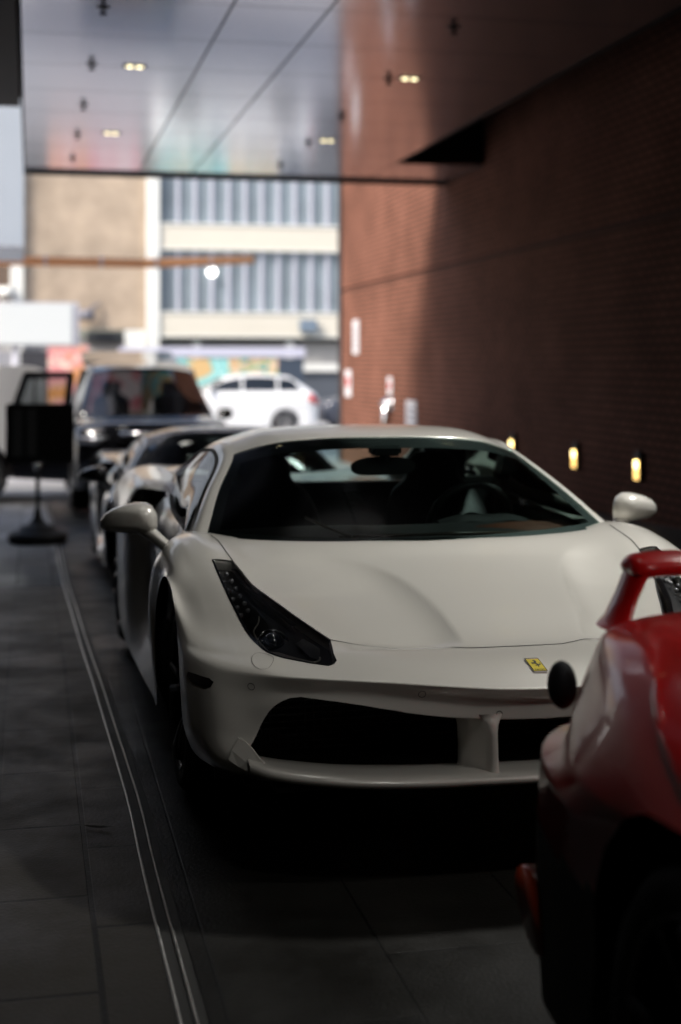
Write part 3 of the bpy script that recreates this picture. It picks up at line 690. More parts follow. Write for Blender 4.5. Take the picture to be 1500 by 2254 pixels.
def sx(Y):
    for a, b in zip(SC, SC[1:]):
        if Y <= b[0]:
            t = max(0, (Y - a[0]) / (b[0] - a[0])); return a[1] + (b[1] - a[1]) * t
    return SC[-1][1]
Yd = sorted(set(YS + [round(k * .25, 2) for k in range(0, 78)])); Yd = [y for y in Yd if y <= 19.5]
DRIVE = paver_mat('dark_drive_pavers', (.0115, .0108, .0092), .42, .9, .30, .0, .0035, .45)
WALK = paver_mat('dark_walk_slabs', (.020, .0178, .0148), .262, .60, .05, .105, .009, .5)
ASPH = mat('street_asphalt', (.30, .30, .31), .85, var=.15, vscale=.7, bump=.3, bscale=50)
grid_ground('ground', -120, 140, [-60] + YS + [24, 26, 28, 32, 36, 60, 120, 300], mat('ground_concrete', (.25, .25, .25), .85, var=.12, vscale=.5), -.012)
grid_ground('driveway', lambda y: sx(y) + .028, 6.0, Yd, DRIVE)
grid_ground('pavement', -7.0, lambda y: sx(y) - .036, [y for y in Yd if y <= 10.5], WALK)
grid_ground('pavement_daylit', -7.0, lambda y: sx(y) - .036, [y for y in Yd if y >= 10.5], paver_mat('daylit_walk_slabs', (.38, .39, .40), .262, .60, .05, .105, .004, .6))  # daylight painted in: same slabs in a paler colour towards the open end
grid_ground('street', -60, 60, [22.6, 26, 28, 32, 36, 47], ASPH, .006)
# steel edging: two bright rails with a dark slot between
tag(grid_ground('gutter_channel', lambda y: sx(y) - .036, lambda y: sx(y) + .028, Yd, mat('gutter_stone', (.014, .0135, .012), .6, var=.4, vscale=8), -.003), kind='structure')
def rail(x0, w_):
    bm = bmesh.new(); rings = []
    for y in Yd:
        x = sx(y) + x0; z = gz(y); rings.append([bm.verts.new(p) for p in ((x - w_ / 2, y, z - .01), (x - w_ / 2, y, z + .003), (x, y, z + .0055), (x + w_ / 2, y, z + .003), (x + w_ / 2, y, z - .01))])
    for A, B in zip(rings, rings[1:]):
        for k in range(4): bm.faces.new((A[k], A[k + 1], B[k + 1], B[k]))
    bmesh.ops.recalc_face_normals(bm, faces=bm.faces[:]); return bm
RAIL = mat('worn_steel', (.80, .76, .72), .42, 1, var=.35, vscale=30)
t = thing('edging_rail', 'pair of thin bright steel edging rails curving along the dark pavement edge', 'edging rail')
obj('rail', rail(-.036, .0075), RAIL, t); obj('rail', rail(.0, .006), RAIL, t)

# ------------------------------------------------------------------ brick wall on the right
def brick_mat(name, c1, c2, mortar, bw=.21, rh=.075, ms=.010, rough=.75, axis='X', spec=.5):
    m = bpy.data.materials.new(name); m.use_nodes = True; n = m.node_tree; b = n.nodes['Principled BSDF']; b.inputs['Roughness'].default_value = rough; b.inputs['Specular IOR Level'].default_value = spec
    tc = n.nodes.new('ShaderNodeTexCoord'); se = n.nodes.new('ShaderNodeSeparateXYZ'); cb = n.nodes.new('ShaderNodeCombineXYZ'); n.links.new(tc.outputs['Object'], se.inputs[0])
    n.links.new(se.outputs['Y' if axis == 'X' else 'X'], cb.inputs[0]); n.links.new(se.outputs['Z'], cb.inputs[1])
    br = n.nodes.new('ShaderNodeTexBrick'); br.inputs['Scale'].default_value = 1; br.inputs['Brick Width'].default_value = bw; br.inputs['Row Height'].default_value = rh; br.inputs['Mortar Size'].default_value = ms; br.inputs['Mortar Smooth'].default_value = .2
    br.inputs['Color1'].default_value = (*c1, 1); br.inputs['Color2'].default_value = (*c2, 1); br.inputs['Mortar'].default_value = (*mortar, 1); n.links.new(cb.outputs[0], br.inputs[0])
    no = n.nodes.new('ShaderNodeTexNoise'); no.inputs['Scale'].default_value = .8; no.inputs['Detail'].default_value = 8; n.links.new(tc.outputs['Object'], no.inputs[0])
    mr = n.nodes.new('ShaderNodeMapRange'); mr.inputs[1].default_value = .3; mr.inputs[2].default_value = .7; mr.inputs[3].default_value = .75; mr.inputs[4].default_value = 1.25; n.links.new(no.outputs[0], mr.inputs[0])
    mx = n.nodes.new('ShaderNodeMix'); mx.data_type = 'RGBA'; mx.blend_type = 'MULTIPLY'; mx.inputs[0].default_value = 1; n.links.new(br.outputs[0], mx.inputs[6]); n.links.new(mr.outputs[0], mx.inputs[7]); n.links.new(mx.outputs[2], b.inputs['Base Color'])
    bu = n.nodes.new('ShaderNodeBump'); bu.inputs['Strength'].default_value = .5; bu.inputs['Distance'].default_value = .006; bu.invert = True; n.links.new(br.outputs[1], bu.inputs['Height']); n.links.new(bu.outputs[0], b.inputs['Normal'])
    return m
RED = brick_mat('red_brick', (.27, .115, .078), (.22, .093, .063), (.10, .053, .038), .21, .085, .020, rough=.85, spec=.06)
t = thing('brick_wall', 'long red brick wall along the right side, lit at its far end', 'wall', (6.0, 0, 0))
obj('lower_face', box((0, -14, -.7), (.35, 27.4, 2.84)), RED, t)
obj('upper_face', box((0, -14, 2.90), (.35, 27.4, 14)), RED, t)
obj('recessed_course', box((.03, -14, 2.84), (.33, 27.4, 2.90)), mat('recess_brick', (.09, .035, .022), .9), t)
obj('corner_post', box((-.035, 27.40, -.6), (.30, 27.62, 14), .01), mat('corner_steel', (.02, .02, .022), .5), t)
k_ = grid_ground('side_kerb', 5.1, 5.99, Yd, mat('kerb_granite', (.10, .10, .10), .6, var=.3, vscale=6), .12)
bm = bmesh.new(); rows = [(bm.verts.new((5.1, y, gz(y) + .12)), bm.verts.new((5.1, y, gz(y) - .02))) for y in Yd]
for a, b in zip(rows, rows[1:]): bm.faces.new((a[0], b[0], b[1], a[1]))
tag(obj('side_kerb_face', bm, MATS['kerb_granite']), kind='structure')
# wall lights near the ground
WARM = mat('wall_lamp_glow', (1, .72, .30), .5, emit=1.6, ecol=(1, .60, .18))
WARM2 = mat('wall_lamp_bulb', (1, .9, .6), .5, emit=3, ecol=(1, .80, .38))
HSG = mat('lamp_body_bronze', (.02, .018, .015), .5)
lampY = [17.1, 14.98, 13.3, 11.4, 9.5]
for k, y in enumerate(lampY[:3]):
    l_ = thing('wall_light', ['small lit wall light nearest the white car roof', 'small lit wall light in the middle of the row of three', 'small lit wall light farthest right above the kerb'][k], 'wall light', (5.995, y, .40), 0, 'lit wall lights low on the brick wall')
    obj('lamp_body', box((-.055, -.06, -.15), (-.002, .06, .15), .006), HSG, l_)
    obj('glow_plate', box((-.060, -.048, -.135), (-.052, .048, .055)), WARM, l_)
    obj('bulb', box((-.066, -.040, -.02), (-.060, .040, .055), .003), WARM2, l_)
# signs on the wall
SW = mat('sign_white', (.75, .74, .76), .4)
def wsign(name, label, cat, y, z, hy, hz, parts):
    t = thing(name, label, cat, (5.995, y, z)); obj('board', box((-.02, -hy, -hz), (-.002, hy, hz), .003), SW, t)
    for (a, b, c, d, m) in parts: obj('marking', box((-.024, a, c), (-.021, b, d)), m, t)
    return t
GREYM = mat('sign_grey', (.25, .26, .30), .5); REDM = mat('sign_red', (.5, .04, .04), .5)
wsign('wall_sign', 'tall narrow white sign high at the far end of the brick wall', 'sign', 26.1, 1.93, .22, .32, [(-.12, .12, -.22 + k * .09, -.18 + k * .09, GREYM) for k in range(5)])
wsign('wall_sign', 'small pale sign lower down at the far end of the brick wall', 'sign', 26.75, 1.05, .22, .26, [(-.14, .14, -.06, .12, REDM)])
wsign('wall_sign', 'small red and white sign above the round fire connection', 'sign', 23.5, 1.05, .13, .15, [(-.08, .08, -.05, .05, REDM)])
wsign('striped_sign', 'white sign with grey horizontal stripes beside the fire connection', 'sign', 22.1, .58, .30, .25, [(-.24, .24, -.19 + k * .10, -.145 + k * .10, GREYM) for k in range(4)])
t = thing('fire_connection', 'bright metal twin fire hose connection on the brick wall', 'fire hose inlet', (5.99, 23.5, .72))
for s_ in (-1, 1):
    o = obj('inlet', xf(lathe([(0, .0), (.09, 0), (.11, -.02), (.11, -.10), (.07, -.12), (.07, -.2)], 24, 'X'), Matrix.Translation((-.05, s_ * .16, .02)) @ Matrix.Scale(-1, 4, (1, 0, 0))), CHROME, t, True)
obj('riser', tube([(-.08, 0, .1), (-.08, 0, -.3), (-.08, 0, -1.1)], .06, 12), CHROME, t, True)
obj('crossbar', tube([(-.08, -.18, .02), (-.08, .18, .02)], .06, 12), CHROME, t, True)

# ------------------------------------------------------------------ canopy ceiling
H = 4.10
def ceiling_mat():
    m = bpy.data.materials.new('brushed_ceiling_metal'); m.use_nodes = True; n = m.node_tree; b = n.nodes['Principled BSDF']
    b.inputs['Base Color'].default_value = (.56, .58, .65, 1); b.inputs['Metallic'].default_value = .9; b.inputs['Roughness'].default_value = .13
    tc = n.nodes.new('ShaderNodeTexCoord'); no = n.nodes.new('ShaderNodeTexNoise'); no.inputs['Scale'].default_value = 1.1; no.inputs['Detail'].default_value = 3; n.links.new(tc.outputs['Object'], no.inputs[0])
    bu = n.nodes.new('ShaderNodeBump'); bu.inputs['Strength'].default_value = .06; bu.inputs['Distance'].default_value = .02; n.links.new(no.outputs[0], bu.inputs['Height']); n.links.new(bu.outputs[0], b.inputs['Normal'])
    return m
CM = ceiling_mat()
t = thing('canopy', 'glossy grey metal panel canopy ceiling over the driveway', 'canopy', (0, 0, H))
gaps_x = [-.08, 1.47, 2.20, 4.75]; gy0 = 20.1; rows_y = [gy0 - 1.2 * k for k in range(0, 28)]
for a, b_ in zip(gaps_x, gaps_x[1:]):
    bm = bmesh.new()
    for y1, y0 in zip(rows_y, rows_y[1:]): add_box(bm, (a + .009, y0 + .007, 0), (b_ - .009, y1 - .007, .03))
    obj('ceiling_panel_row', bm, CM, t)
bm = bmesh.new()
add_box(bm, (4.756, 18.4, .0), (5.99, 20.1, .03)); obj('ceiling_end_panel', bm, CM, t)
obj('slab', box((-.10, -14, .06), (4.80, 20.12, .8)), VOID, t)
obj('edge_trim', box((-.10, 20.12, -.045), (6.0, 20.22, .9)), mat('edge_black', (.008, .008, .009), .5), t)
obj('recess', join(box((4.80, -14, .75), (5.995, 20.12, .8)), box((4.752, -14, .0), (4.80, 18.4, .8)), box((4.80, 18.39, .031), (5.995, 18.44, .75))), mat('recess_dark', (.012, .010, .010), .8), t)
DL = mat('downlight_lamp', (1, .93, .72), .5, emit=2.3, ecol=(1, .86, .50))
rim_m = mat('downlight_trim', (.02, .02, .02), .4)
Ys = [16.62, 12.84, 9.05, 5.25, 1.45, -2.35]
words = {(.91, 16.62): 'left downlight pair nearest the far edge of the canopy', (.91, 12.84): 'left downlight pair nearer the camera', (3.46, 16.62): 'right downlight pair nearest the far edge of the canopy', (3.46, 12.84): 'right downlight pair nearer the camera'}
for x in (.91, 3.46):
    for y in Ys:
        if y > 12 or x > 0:
            lb_ = 'lit twin ' + words.get((x, y), 'downlight overhead, out of the picture above the cars')
            d = thing('downlight', lb_, 'downlight', (x, y, H), 0, 'twin downlights in the canopy')
            obj('trim', box((-.105, -.055, -.008), (.105, .055, -.001), .002), rim_m, d)
            for s_ in (-1, 1):
                b = lathe([(0, -.016), (.026, -.015), (.031, -.011), (.031, -.006)], 24, 'Z'); xf(b, Matrix.Translation((s_ * .044, 0, 0))); obj('lamp', b, DL, d, True)
            L_ = bpy.data.lights.new('downlight_beam', 'SPOT'); L_.energy = ((8 if y > 3 else 26) if x < 1 else 1) * (1 if x < 1 else {16.62: 20, 12.84: 60, 9.05: 200, 5.25: 460, 1.45: 90, -2.35: 10}[y]); L_.spot_size = R(95 if x < 1 else 84); L_.spot_blend = 1; L_.shadow_soft_size = .16; L_.color = (1, .985, .94)
            lo_ = bpy.data.objects.new('downlight_beam', L_); C.objects.link(lo_); lo_.location = (0, 0, -.05); lo_.parent = d; lo_.rotation_euler = (R(28) if y < 3 else 0, 0 if x < 1 else R(22), 0)
spk = [(.53, y) for y in (18.75, 16.8, 14.86, 12.82, 10.77)] + [(3.275, y) for y in (18.8, 16.84, 14.95, 12.9, 10.81)]
for k, (x, y) in enumerate(spk):
    side_ = 'left' if x < 1 else 'right'; nth = ['first', 'second', 'third', 'fourth', 'fifth'][k % 5]
    s_ = thing('sprinkler', 'small dark ceiling sprinkler, %s from the far edge in the %s row' % (nth, side_), 'sprinkler', (x, y, H), 0, 'dark sprinklers in the canopy')
    obj('rose', lathe([(0, -.008), (.05, -.006), (.055, -.001)], 20, 'Z'), BLACKM, s_, True)
    b = lathe([(0, -.06), (.030, -.058), (.034, -.05), (.012, -.04), (.014, -.008)], 16, 'Z'); obj('head', b, BLACKM, s_, True)
# left edge of the canopy: black soffit and a hanging pale blue panel
t = thing('soffit', 'black soffit and fascia at the left edge of the canopy', 'soffit', (0, 0, 0))
obj('soffit_board', box((-2.59, -13.9, 3.95), (-.105, 14.3, 4.6)), mat('soffit_black', (.006, .006, .007), .7), t)
obj('fascia', box((-2.59, 14.3, 4.05), (-.085, 14.40, 5.2)), MATS['soffit_black'], t)
BLUE = mat('pale_blue_panel', (.36, .41, .47), .4, .0, var=.08, vscale=1.2)
t = thing('cladding_panel', 'pale blue grey clad upper storey jutting out at the left beyond the canopy', 'cladding panel', (0, 26, 0))
obj('panel', box((-5.5, 0, 3.53), (-.60, .06, 9.5)), BLUE, t); obj('panel', box((-.595, 0, 3.53), (-.12, .06, 9.5)), BLUE, t); obj('bottom_trim', box((-5.5, -.004, 3.49), (-.12, .062, 3.528)), GREYM, t); obj('return_wall', box((-5.5, .065, 3.5), (-.14, 3.5, 9.5)), BLUE, t)
# unseen dark wall added beside the pavement to block light and reflections
tag(obj('left_light_blocker', box((-2.9, -13.9, -.6), (-2.6, 17.6, 4.6)), mat('left_blocker_dark', (.022, .020, .018), .5, var=.2, vscale=2)), 'unseen dark light blocker added left of the pavement', 'building')
car1 = sports_car('pearl white low sports car with yellow bonnet badge, in sharp focus in the middle', (1.391, 3.657, 0), PEARL)

SILV = mat('dark_silver_paint', (.045, .045, .05), .22, .7, 1, .03)
car2 = sports_car('dark silver low sports car parked directly behind the pearl white one', (1.47, 8.78, -.225), SILV, 0, False)

# ------------------------------------------------------------------ generic tall car
def suv(name, label, cat, loc, rz, paint, W=.98, L=4.75, Hh=1.82, hz=1.08, cowl=1.32, belt=1.08, open_tail=False, slant=.55, glass=None, wr=.37, rimmat=None, wb=(.92, 3.78), door_open=False):
    glass = glass or DARKGLASS; t = thing(name, label, cat, loc, rz); z0 = .30
    c = [0, .4 * W, .75 * W, .93 * W, W, W]; q = .985
    rows = [[(c[0],.08,z0),(c[1],.09,z0),(c[2],.15,z0),(c[3],.27,z0),(W*q,.44,z0),(W*q,.52,z0)],
            [(c[0],.0,.58),(c[1],.012,.58),(c[2],.07,.58),(c[3],.18,.58),(W,.38,.56),(W,.50,.50)],
            [(c[0],.03,hz-.16),(c[1],.042,hz-.16),(c[2],.10,hz-.17),(c[3],.21,hz-.18),(W,.40,hz-.22),(W,.52,.66)],
            [(c[0],.10,hz-.03),(c[1],.112,hz-.03),(c[2],.18,hz-.04),(c[3],.29,hz-.06),(W*q,.46,hz-.12),(W,.60,.74)],
            [(c[0],.45,hz+.03),(c[1],.45,hz+.03),(c[2],.46,hz+.02),(c[3],.55,hz-.02),(W*q,.70,hz-.09),(W,.80,.76)],
            [(c[0],cowl,hz+.08),(c[1],cowl,hz+.08),(c[2],cowl+.05,hz+.06),(c[3],cowl+.08,belt),(W*q,cowl+.1,belt-.08),(W,cowl+.1,z0+.3)]]
    for y in (cowl + .6, L * .5, L * .72, L - .55):
        rows.append([(c[0],y,belt-.02),(c[1],y,belt-.02),(c[2],y,belt-.01),(c[3],y,belt),(W*q,y,belt-.07),(W,y,z0+.28)])
    rows += [[(c[0],L-.10,belt-.04),(c[1],L-.10,belt-.04),(c[2],L-.13,belt-.04),(c[3],L-.22,belt-.04),(W*q,L-.32,belt-.12),(W,L-.36,z0+.28)],
             [(c[0],L,.72),(c[1],L,.72),(c[2],L-.04,.72),(c[3],L-.13,.70),(W*.97,L-.24,.68),(W,L-.32,.5)],
             [(c[0],L-.02,z0+.05),(c[1],L-.02,z0+.05),(c[2],L-.06,z0+.05),(c[3],L-.14,z0+.05),(W*.96,L-.25,z0+.04),(W*.98,L-.32,z0+.05)]]
    # extend sides down to the sill: extra column
    for r_ in rows: r_.append((r_[-1][0] - .02, r_[-1][1] + (.0), z0 - .02))
    S = grid_surface(rows, 5, 5); bm = grid_bm(S)
    for yc in wb:
        for sg in (-1, 1):
            P = [(yc + (wr + .06) * math.cos(a), wr + (wr + .06) * math.sin(a)) for a in np.linspace(0, 2 * math.pi, 26, endpoint=False)]
            cut(bm, P, (1, 2), lambda k: k.x * sg > .8 * W, margin=.12).free()
    bmesh.ops.recalc_face_normals(bm, faces=bm.faces[:]); body = obj('body', bm, paint, t, True)
    # greenhouse
    r = Hh; e = .80 * W
    G = [[(0,cowl-.06,hz+.07),(.45*W,cowl-.04,hz+.07),(e,cowl+.08,belt+.01),(.90*W,cowl+.12,belt+.005),(.93*W,cowl+.16,belt-.01)],
         [(0,cowl+.75,r-.09),(.45*W,cowl+.77,r-.10),(.66*W,cowl+.82,r-.14),(.71*W,cowl+.86,r-.15),(.93*W,cowl+.9,belt-.01)],
         [(0,cowl+1.15,r-.01),(.45*W,cowl+1.15,r-.02),(.66*W,cowl+1.15,r-.06),(.71*W,cowl+1.15,r-.09),(.93*W,cowl+1.15,belt-.01)],
         [(0,L-1.1,r),(.45*W,L-1.1,r-.01),(.66*W,L-1.1,r-.05),(.71*W,L-1.1,r-.08),(.93*W,L-1.1,belt-.01)],
         [(0,L-slant,r-.05),(.45*W,L-slant,r-.06),(.64*W,L-slant,r-.10),(.69*W,L-slant,r-.13),(.90*W,L-.45,belt-.01)],
         [(0,L-.14,belt-.02),(.45*W,L-.14,belt-.02),(.72*W,L-.17,belt-.02),(.80*W,L-.22,belt-.02),(.88*W,L-.28,belt-.02)]]
    GS = grid_surface(G, 5, 5, crease_rows=[1, 4], crease_cols=[2, 3]); gc = 4
    ab = lambda i: abs(i + .1 - gc)
    o = obj('windscreen', grid_bm(GS, lambda j, i: j < 1 and ab(i) < 2, 5, 5), glass_mat('suv_glass', (.08, .085, .085), boost=.05) if open_tail else glass, t, True)
    rf = grid_bm(GS, lambda j, i: (j >= 1 and j < 4 and ab(i) < 3) or (j < 1 and 2 < ab(i) < 3) or (j >= 4 and 2 < ab(i)), 5, 5); bmesh.ops.recalc_face_normals(rf, faces=rf.faces[:]); ro = obj('roof', rf, paint, t, True)
    md = ro.modifiers.new('thickness', 'SOLIDIFY'); md.thickness = .03; md.offset = -1
    for sg in (-1, 1):
        sgf = (lambda i: i + .1 > gc) if sg > 0 else (lambda i: i + .1 < gc)
        obj('side_window', grid_bm(GS, lambda j, i: j < 4 and ab(i) > 3 and sgf(i), 5, 5), glass, t, True)
        b = bmesh.new()
        for k, yy in enumerate((cowl + 1.28, cowl + 2.25)):
            add_tube(b, [(sg * .945 * W, yy, belt - .01), (sg * .735 * W, yy + .03, r - .10)], .03, 6)
        add_tube(b, [(sg * .94 * W, cowl + .1, belt + .0), (sg * .94 * W, L - .45, belt + .0)], .018, 6)
        obj('window_frame', b, BLACKG if paint != PEARLW else paint, t)
        m_ = obj('wing_mirror', xf(box((-.10, -.06, -.07), (.10, .06, .07), .03, 3), Matrix.Translation((sg * (W + .08), cowl + .38, belt + .06))), paint, t, True)
        for yc in wb: wheel(t, sg * (W - .13), yc, wr, wr, .24, sg, rimmat or ALLOY, 5)
    if not open_tail: obj('rear_window', grid_bm(GS, lambda j, i: j >= 4 and ab(i) < 2, 5, 5), glass, t, True)
    return t, body, GS

PEARLW = mat('plain_white_paint', (.80, .80, .80), .3, coat=.6)
BLKP = mat('black_car_paint', (.008, .008, .010), .10, coat=1)
# black SUV with its door and tailgate open
t, body, _ = suv('black_suv', 'large black SUV facing the camera with its door and tailgate open', 'SUV', (1.45, 17.0, gz(17.6)), 0, BLKP, open_tail=True, glass=DARKGLASS, wr=.38)
obj('grille', join(*[box((-.46, -.012 + .004 * k, .70 + k * .05), (.46, .05, .725 + k * .05), .004) for k in range(4)]), BLACKG, t)
obj('bonnet_trim', tube([(-.42, .02, .965), (0, .005, .970), (.42, .02, .965)], .022, 8), CHROME, t, True)
obj('plate', box((-.55, -.025, .62), (-.25, -.01, .75), .004), mat('plate_grey', (.22, .22, .24), .5), t)
for sg in (-1, 1):
    hl = obj('headlight', prism(smooth_poly([(sg*.50,.83),(sg*.86,.84),(sg*.90,.93),(sg*.52,.93)], 3), 'y', .06, .26), mat('headlamp_clear', (.35, .36, .40), .1, .6, 1), t, True)
    obj('fog_lamp', xf(lathe([(0, -.01), (.04, -.005), (.05, .02)], 18, 'Z'), Matrix.Translation((sg * .68, .055, .46)) @ Matrix.Rotation(R(90), 4, 'X')), CHROME, t, True)
for sx_ in (-.4, .4):
    b = bmesh.new(); add_box(b, (sx_ - .24, 2.15, .7), (sx_ + .24, 2.3, 1.38)); bmesh.ops.bevel(b, geom=b.edges[:], offset=.05, segments=3, affect='EDGES'); add_box(b, (sx_ - .12, 2.2, 1.38), (sx_ + .12, 2.3, 1.56)); obj('seat', b, LEATHER, t, True)
obj('dashboard', box((-.82, 1.45, .85), (.82, 1.85, 1.12), .05, 3), LEATHER, t, True)
tg = obj('tailgate', xf(join(box((-.70, 0, -.03), (.70, 1.05, .03), .02)), Matrix.Translation((0, 4.22, 1.80)) @ Matrix.Rotation(R(9), 4, 'X')), BLKP, t)
obj('tailgate_glass', xf(box((-.58, .08, -.034), (.58, .60, -.0315)), Matrix.Translation((0, 4.22, 1.80)) @ Matrix.Rotation(R(9), 4, 'X')), DARKGLASS, tg)
# the open door: hinged at the front edge, swung out to the left
DM = Matrix.Translation((-.985, 1.42, 0)) @ Matrix.Rotation(R(72), 4, 'Z') @ Matrix.Rotation(R(90), 4, 'Z')
def doorpoly(P, y0, y1): return xf(prism(P, 'y', y0, y1), Matrix.Translation((-.985, 1.42, 0)) @ Matrix.Rotation(R(-18), 4, 'Z') @ Matrix.Scale(-1, 4, (1, 0, 0)))
outer = [(.0, .30), (.70, .33), (.80, .60), (.815, 1.06), (.58, 1.70), (-.05, 1.70), (-.06, 1.60), (.0, 1.08)]
winp = [(.07, 1.20), (.68, 1.18), (.53, 1.60), (.02, 1.62)]
db = bmesh.new()
def frame_prism(out_, in_, y0, y1):
    b = bmesh.new(); n_ = len(out_)
    import mathutils
    for y in (y0, y1):
        vo = [b.verts.new((u, y, v)) for u, v in out_]; vi = [b.verts.new((u, y, v)) for u, v in in_]
        es = [b.edges.new((vo[k - 1], vo[k])) for k in range(len(vo))] + [b.edges.new((vi[k - 1], vi[k])) for k in range(len(vi))]
        bmesh.ops.triangle_fill(b, edges=es, use_beauty=True)
    b.verts.ensure_lookup_table()
    m_ = len(out_) + len(in_)
    V = b.verts[:]
    for base, cnt in ((0, len(out_)), (len(out_), len(in_))):
        for k in range(cnt):
            a_, c_ = base + k, base + (k + 1) % cnt
            b.faces.new((V[a_], V[c_], V[m_ + c_], V[m_ + a_]))
    bmesh.ops.recalc_face_normals(b, faces=b.faces[:]); return b
TD = Matrix.Translation((-.985, 1.42, 0)) @ Matrix.Rotation(R(-18), 4, 'Z') @ Matrix.Scale(-1, 4, (1, 0, 0))
fp = xf(frame_prism(outer, winp, 0, .07), TD); bmesh.ops.recalc_face_normals(fp, faces=fp.faces[:])
dr = obj('door', fp, BLKP, t)
obj('door_window', xf(prism(winp, 'y', .03, .036), TD), glass_mat('door_glass', (.72, .76, .78), boost=.05), dr)
obj('door_window_bar', xf(box((.44, .02, 1.19), (.46, .05, 1.61)), TD), BLACKM, dr)

# white SUV crossing the street, seen from the side
t, body, _ = suv('white_suv', 'white SUV side on in the street behind the black SUV', 'SUV', (3.15, 38.9, -.55), R(-90), PEARLW, W=.92, L=4.58, Hh=1.67, hz=1.02, cowl=1.15, belt=1.22, slant=.75, wr=.35, wb=(.92, 3.60))
for sg in (-1, 1): obj('tail_light', prism(smooth_poly([(4.20, 1.02), (4.46, .86), (4.50, .98), (4.28, 1.16)], 3), 'x', sg * .80 if sg > 0 else -.93, sg * .93 if sg > 0 else -.80), REDLAMP, t, True)
# dark car further right
t, body, _ = suv('dark_car', 'dark blue grey car beside the end of the brick wall', 'car', (8.05, 40.5, -.55), R(-90), mat('dark_blue_paint', (.05, .055, .075), .25, coat=.6), W=.88, L=4.4, Hh=1.48, hz=.92, cowl=1.1, belt=.95, slant=.6, wr=.33, wb=(.88, 3.5))
# white van on the left
t = thing('white_van', 'white van at the left edge behind the open black door', 'van', (0, 18.9, gz(18.9)))
vb = prism(smooth_poly([(-5.6,.42),(-1.6,.40),(-.35,.40),(.12,.46),(.20,.62),(.20,1.20),(.17,1.66),(.06,1.78),(-.5,1.80),(-3,1.81),(-5.6,1.81)], 2), 'y', 0, 1.9)
cut(vb, [(-.66 + .44 * math.cos(a), .37 + .44 * math.sin(a)) for a in np.linspace(0, 2 * math.pi, 24, endpoint=False)], (0, 2), margin=3).free()
obj('body', vb, PEARLW, t)
for yy in (.12, 1.78): 
    for xx in (-.66, -4.4):
        e = wheel(t, xx, yy, .37, .37, .22, -1, ALLOY); e.rotation_euler = (0, 0, R(90))
obj('sill', box((-5.4, .02, .34), (-.2, 1.88, .40)), BLACKM, t)
obj('distant_red_lamp', xf(lathe([(0, -.02), (.045, -.015), (.055, 0)], 18, 'Z'), Matrix.Translation((.13, -.0, 1.36)) @ Matrix.Rotation(R(90), 4, 'X')), mat('distant_red_glow', (.8, .02, .02), .3, emit=2.5, ecol=(1, .02, .02)), t, True)  # red light of a car farther off, mounted on the van

# sign stand on the pavement
t = thing('sign_stand', 'black board on a pole with a broad round base on the pavement', 'sign stand', (.065, 14.0, gz(14)))
zb = gz(14)
obj('board', box((-.30, -.02, .47 - zb), (.345, .02, 1.045 - zb), .012), mat('board_black', (.006, .006, .006), .5), t)
for xx in (-.235, -.105): obj('paper_strip', box((xx, -.026, .535 - zb), (xx + .095, -.021, .995 - zb)), mat('strip_grey', (.09, .092, .09), .6), t)
obj('pole', tube([(0, 0, .06), (0, 0, .8)], .021, 12), BLACKM, t, True)
obj('collar', lathe([(.022, .78), (.035, .78), (.035, .70), (.022, .70)], 16), CHROME, t, True)
obj('base', lathe([(0, .34), (.03, .33), (.04, .25), (.075, .20), (.12, .175), (.165, .165), (.19, .125), (.24, .115), (.285, .085), (.285, .03), (.25, .0), (0, .0)], 40), BLACKM, t, True)

# ------------------------------------------------------------------ building across the street
t = thing('office_building', 'office block across the street with tan brick, white columns and tall glazing', 'building', (0, 50, -.55))
TANB = brick_mat('tan_brick', (.44, .35, .265), (.40, .315, .235), (.36, .285, .215), .24, .085, .010, .85, 'Y')
WHT = mat('white_render', (.74, .74, .70), .7, var=.05, vscale=.8); CRM = mat('cream_panel', (.64, .60, .51), .7, var=.06, vscale=.7)
z = lambda v: v + .55
obj('brick_panel', join(box((-.24, .0, z(2.62)), (3.95, .4, z(16))), box((-9, .0, z(2.62)), (-2.9, .4, z(16)))), TANB, t)
for a, b_ in ((-.68, -.26), (3.95, 4.39), (17.5, 17.95), (-3.3, -2.9)): obj('column', box((a, -.25, 0), (b_, .35, z(16)), .01), WHT, t)
obj('brown_bay', box((-2.9, .1, z(2.6)), (-.68, .4, z(16))), mat('brown_cladding', (.11, .075, .055), .6), t)
WIN = mat('office_glass', (.21, .25, .28), .15, spec=.5, var=.6, vscale=.42)  # uneven tone stands in for blinds and reflections in the glass
for z0, z1, nm in ((6.36, 8.9, 0), (3.27, 5.42, 1), (9.8, 12.4, 2)):
    f = obj('window_band', box((4.39, .05, z(z0)), (17.5, .15, z(z1))), WIN, t)
    b = bmesh.new()
    for k in range(22): add_box(b, (4.99 + k * .595, -.05, z(z0)), (5.11 + k * .595, .05, z(z1)))
    obj('mullions', b, mat('mullion_lilac', (.50, .51, .58), .5), f)
for z0, z1 in ((5.48, 6.30), (2.42, 3.20), (8.95, 9.75), (12.45, 16)):
    obj('spandrel', box((4.39, -.16, z(z0)), (17.5, .2, z(z1)), .01), CRM, t); obj('ledge', join(box((4.39, -.20, z(z0) - .06), (17.5, .2, z(z0) - .002)), box((4.39, -.20, z(z1) + .002), (17.5, .2, z(z1) + .06))), WHT, t)
obj('ground_wall', box((-9, .25, 0), (17.5, .4, z(2.33))), mat('grey_render', (.34, .33, .32), .8, var=.1, vscale=.5), t)
obj('dark_opening', join(box((1.9, .0, z(2.15)), (3.15, .24, z(2.55))), box((4.4, .0, z(2.20)), (17.5, .24, z(2.34)))), mat('opening_dark', (.02, .022, .025), .6), t)
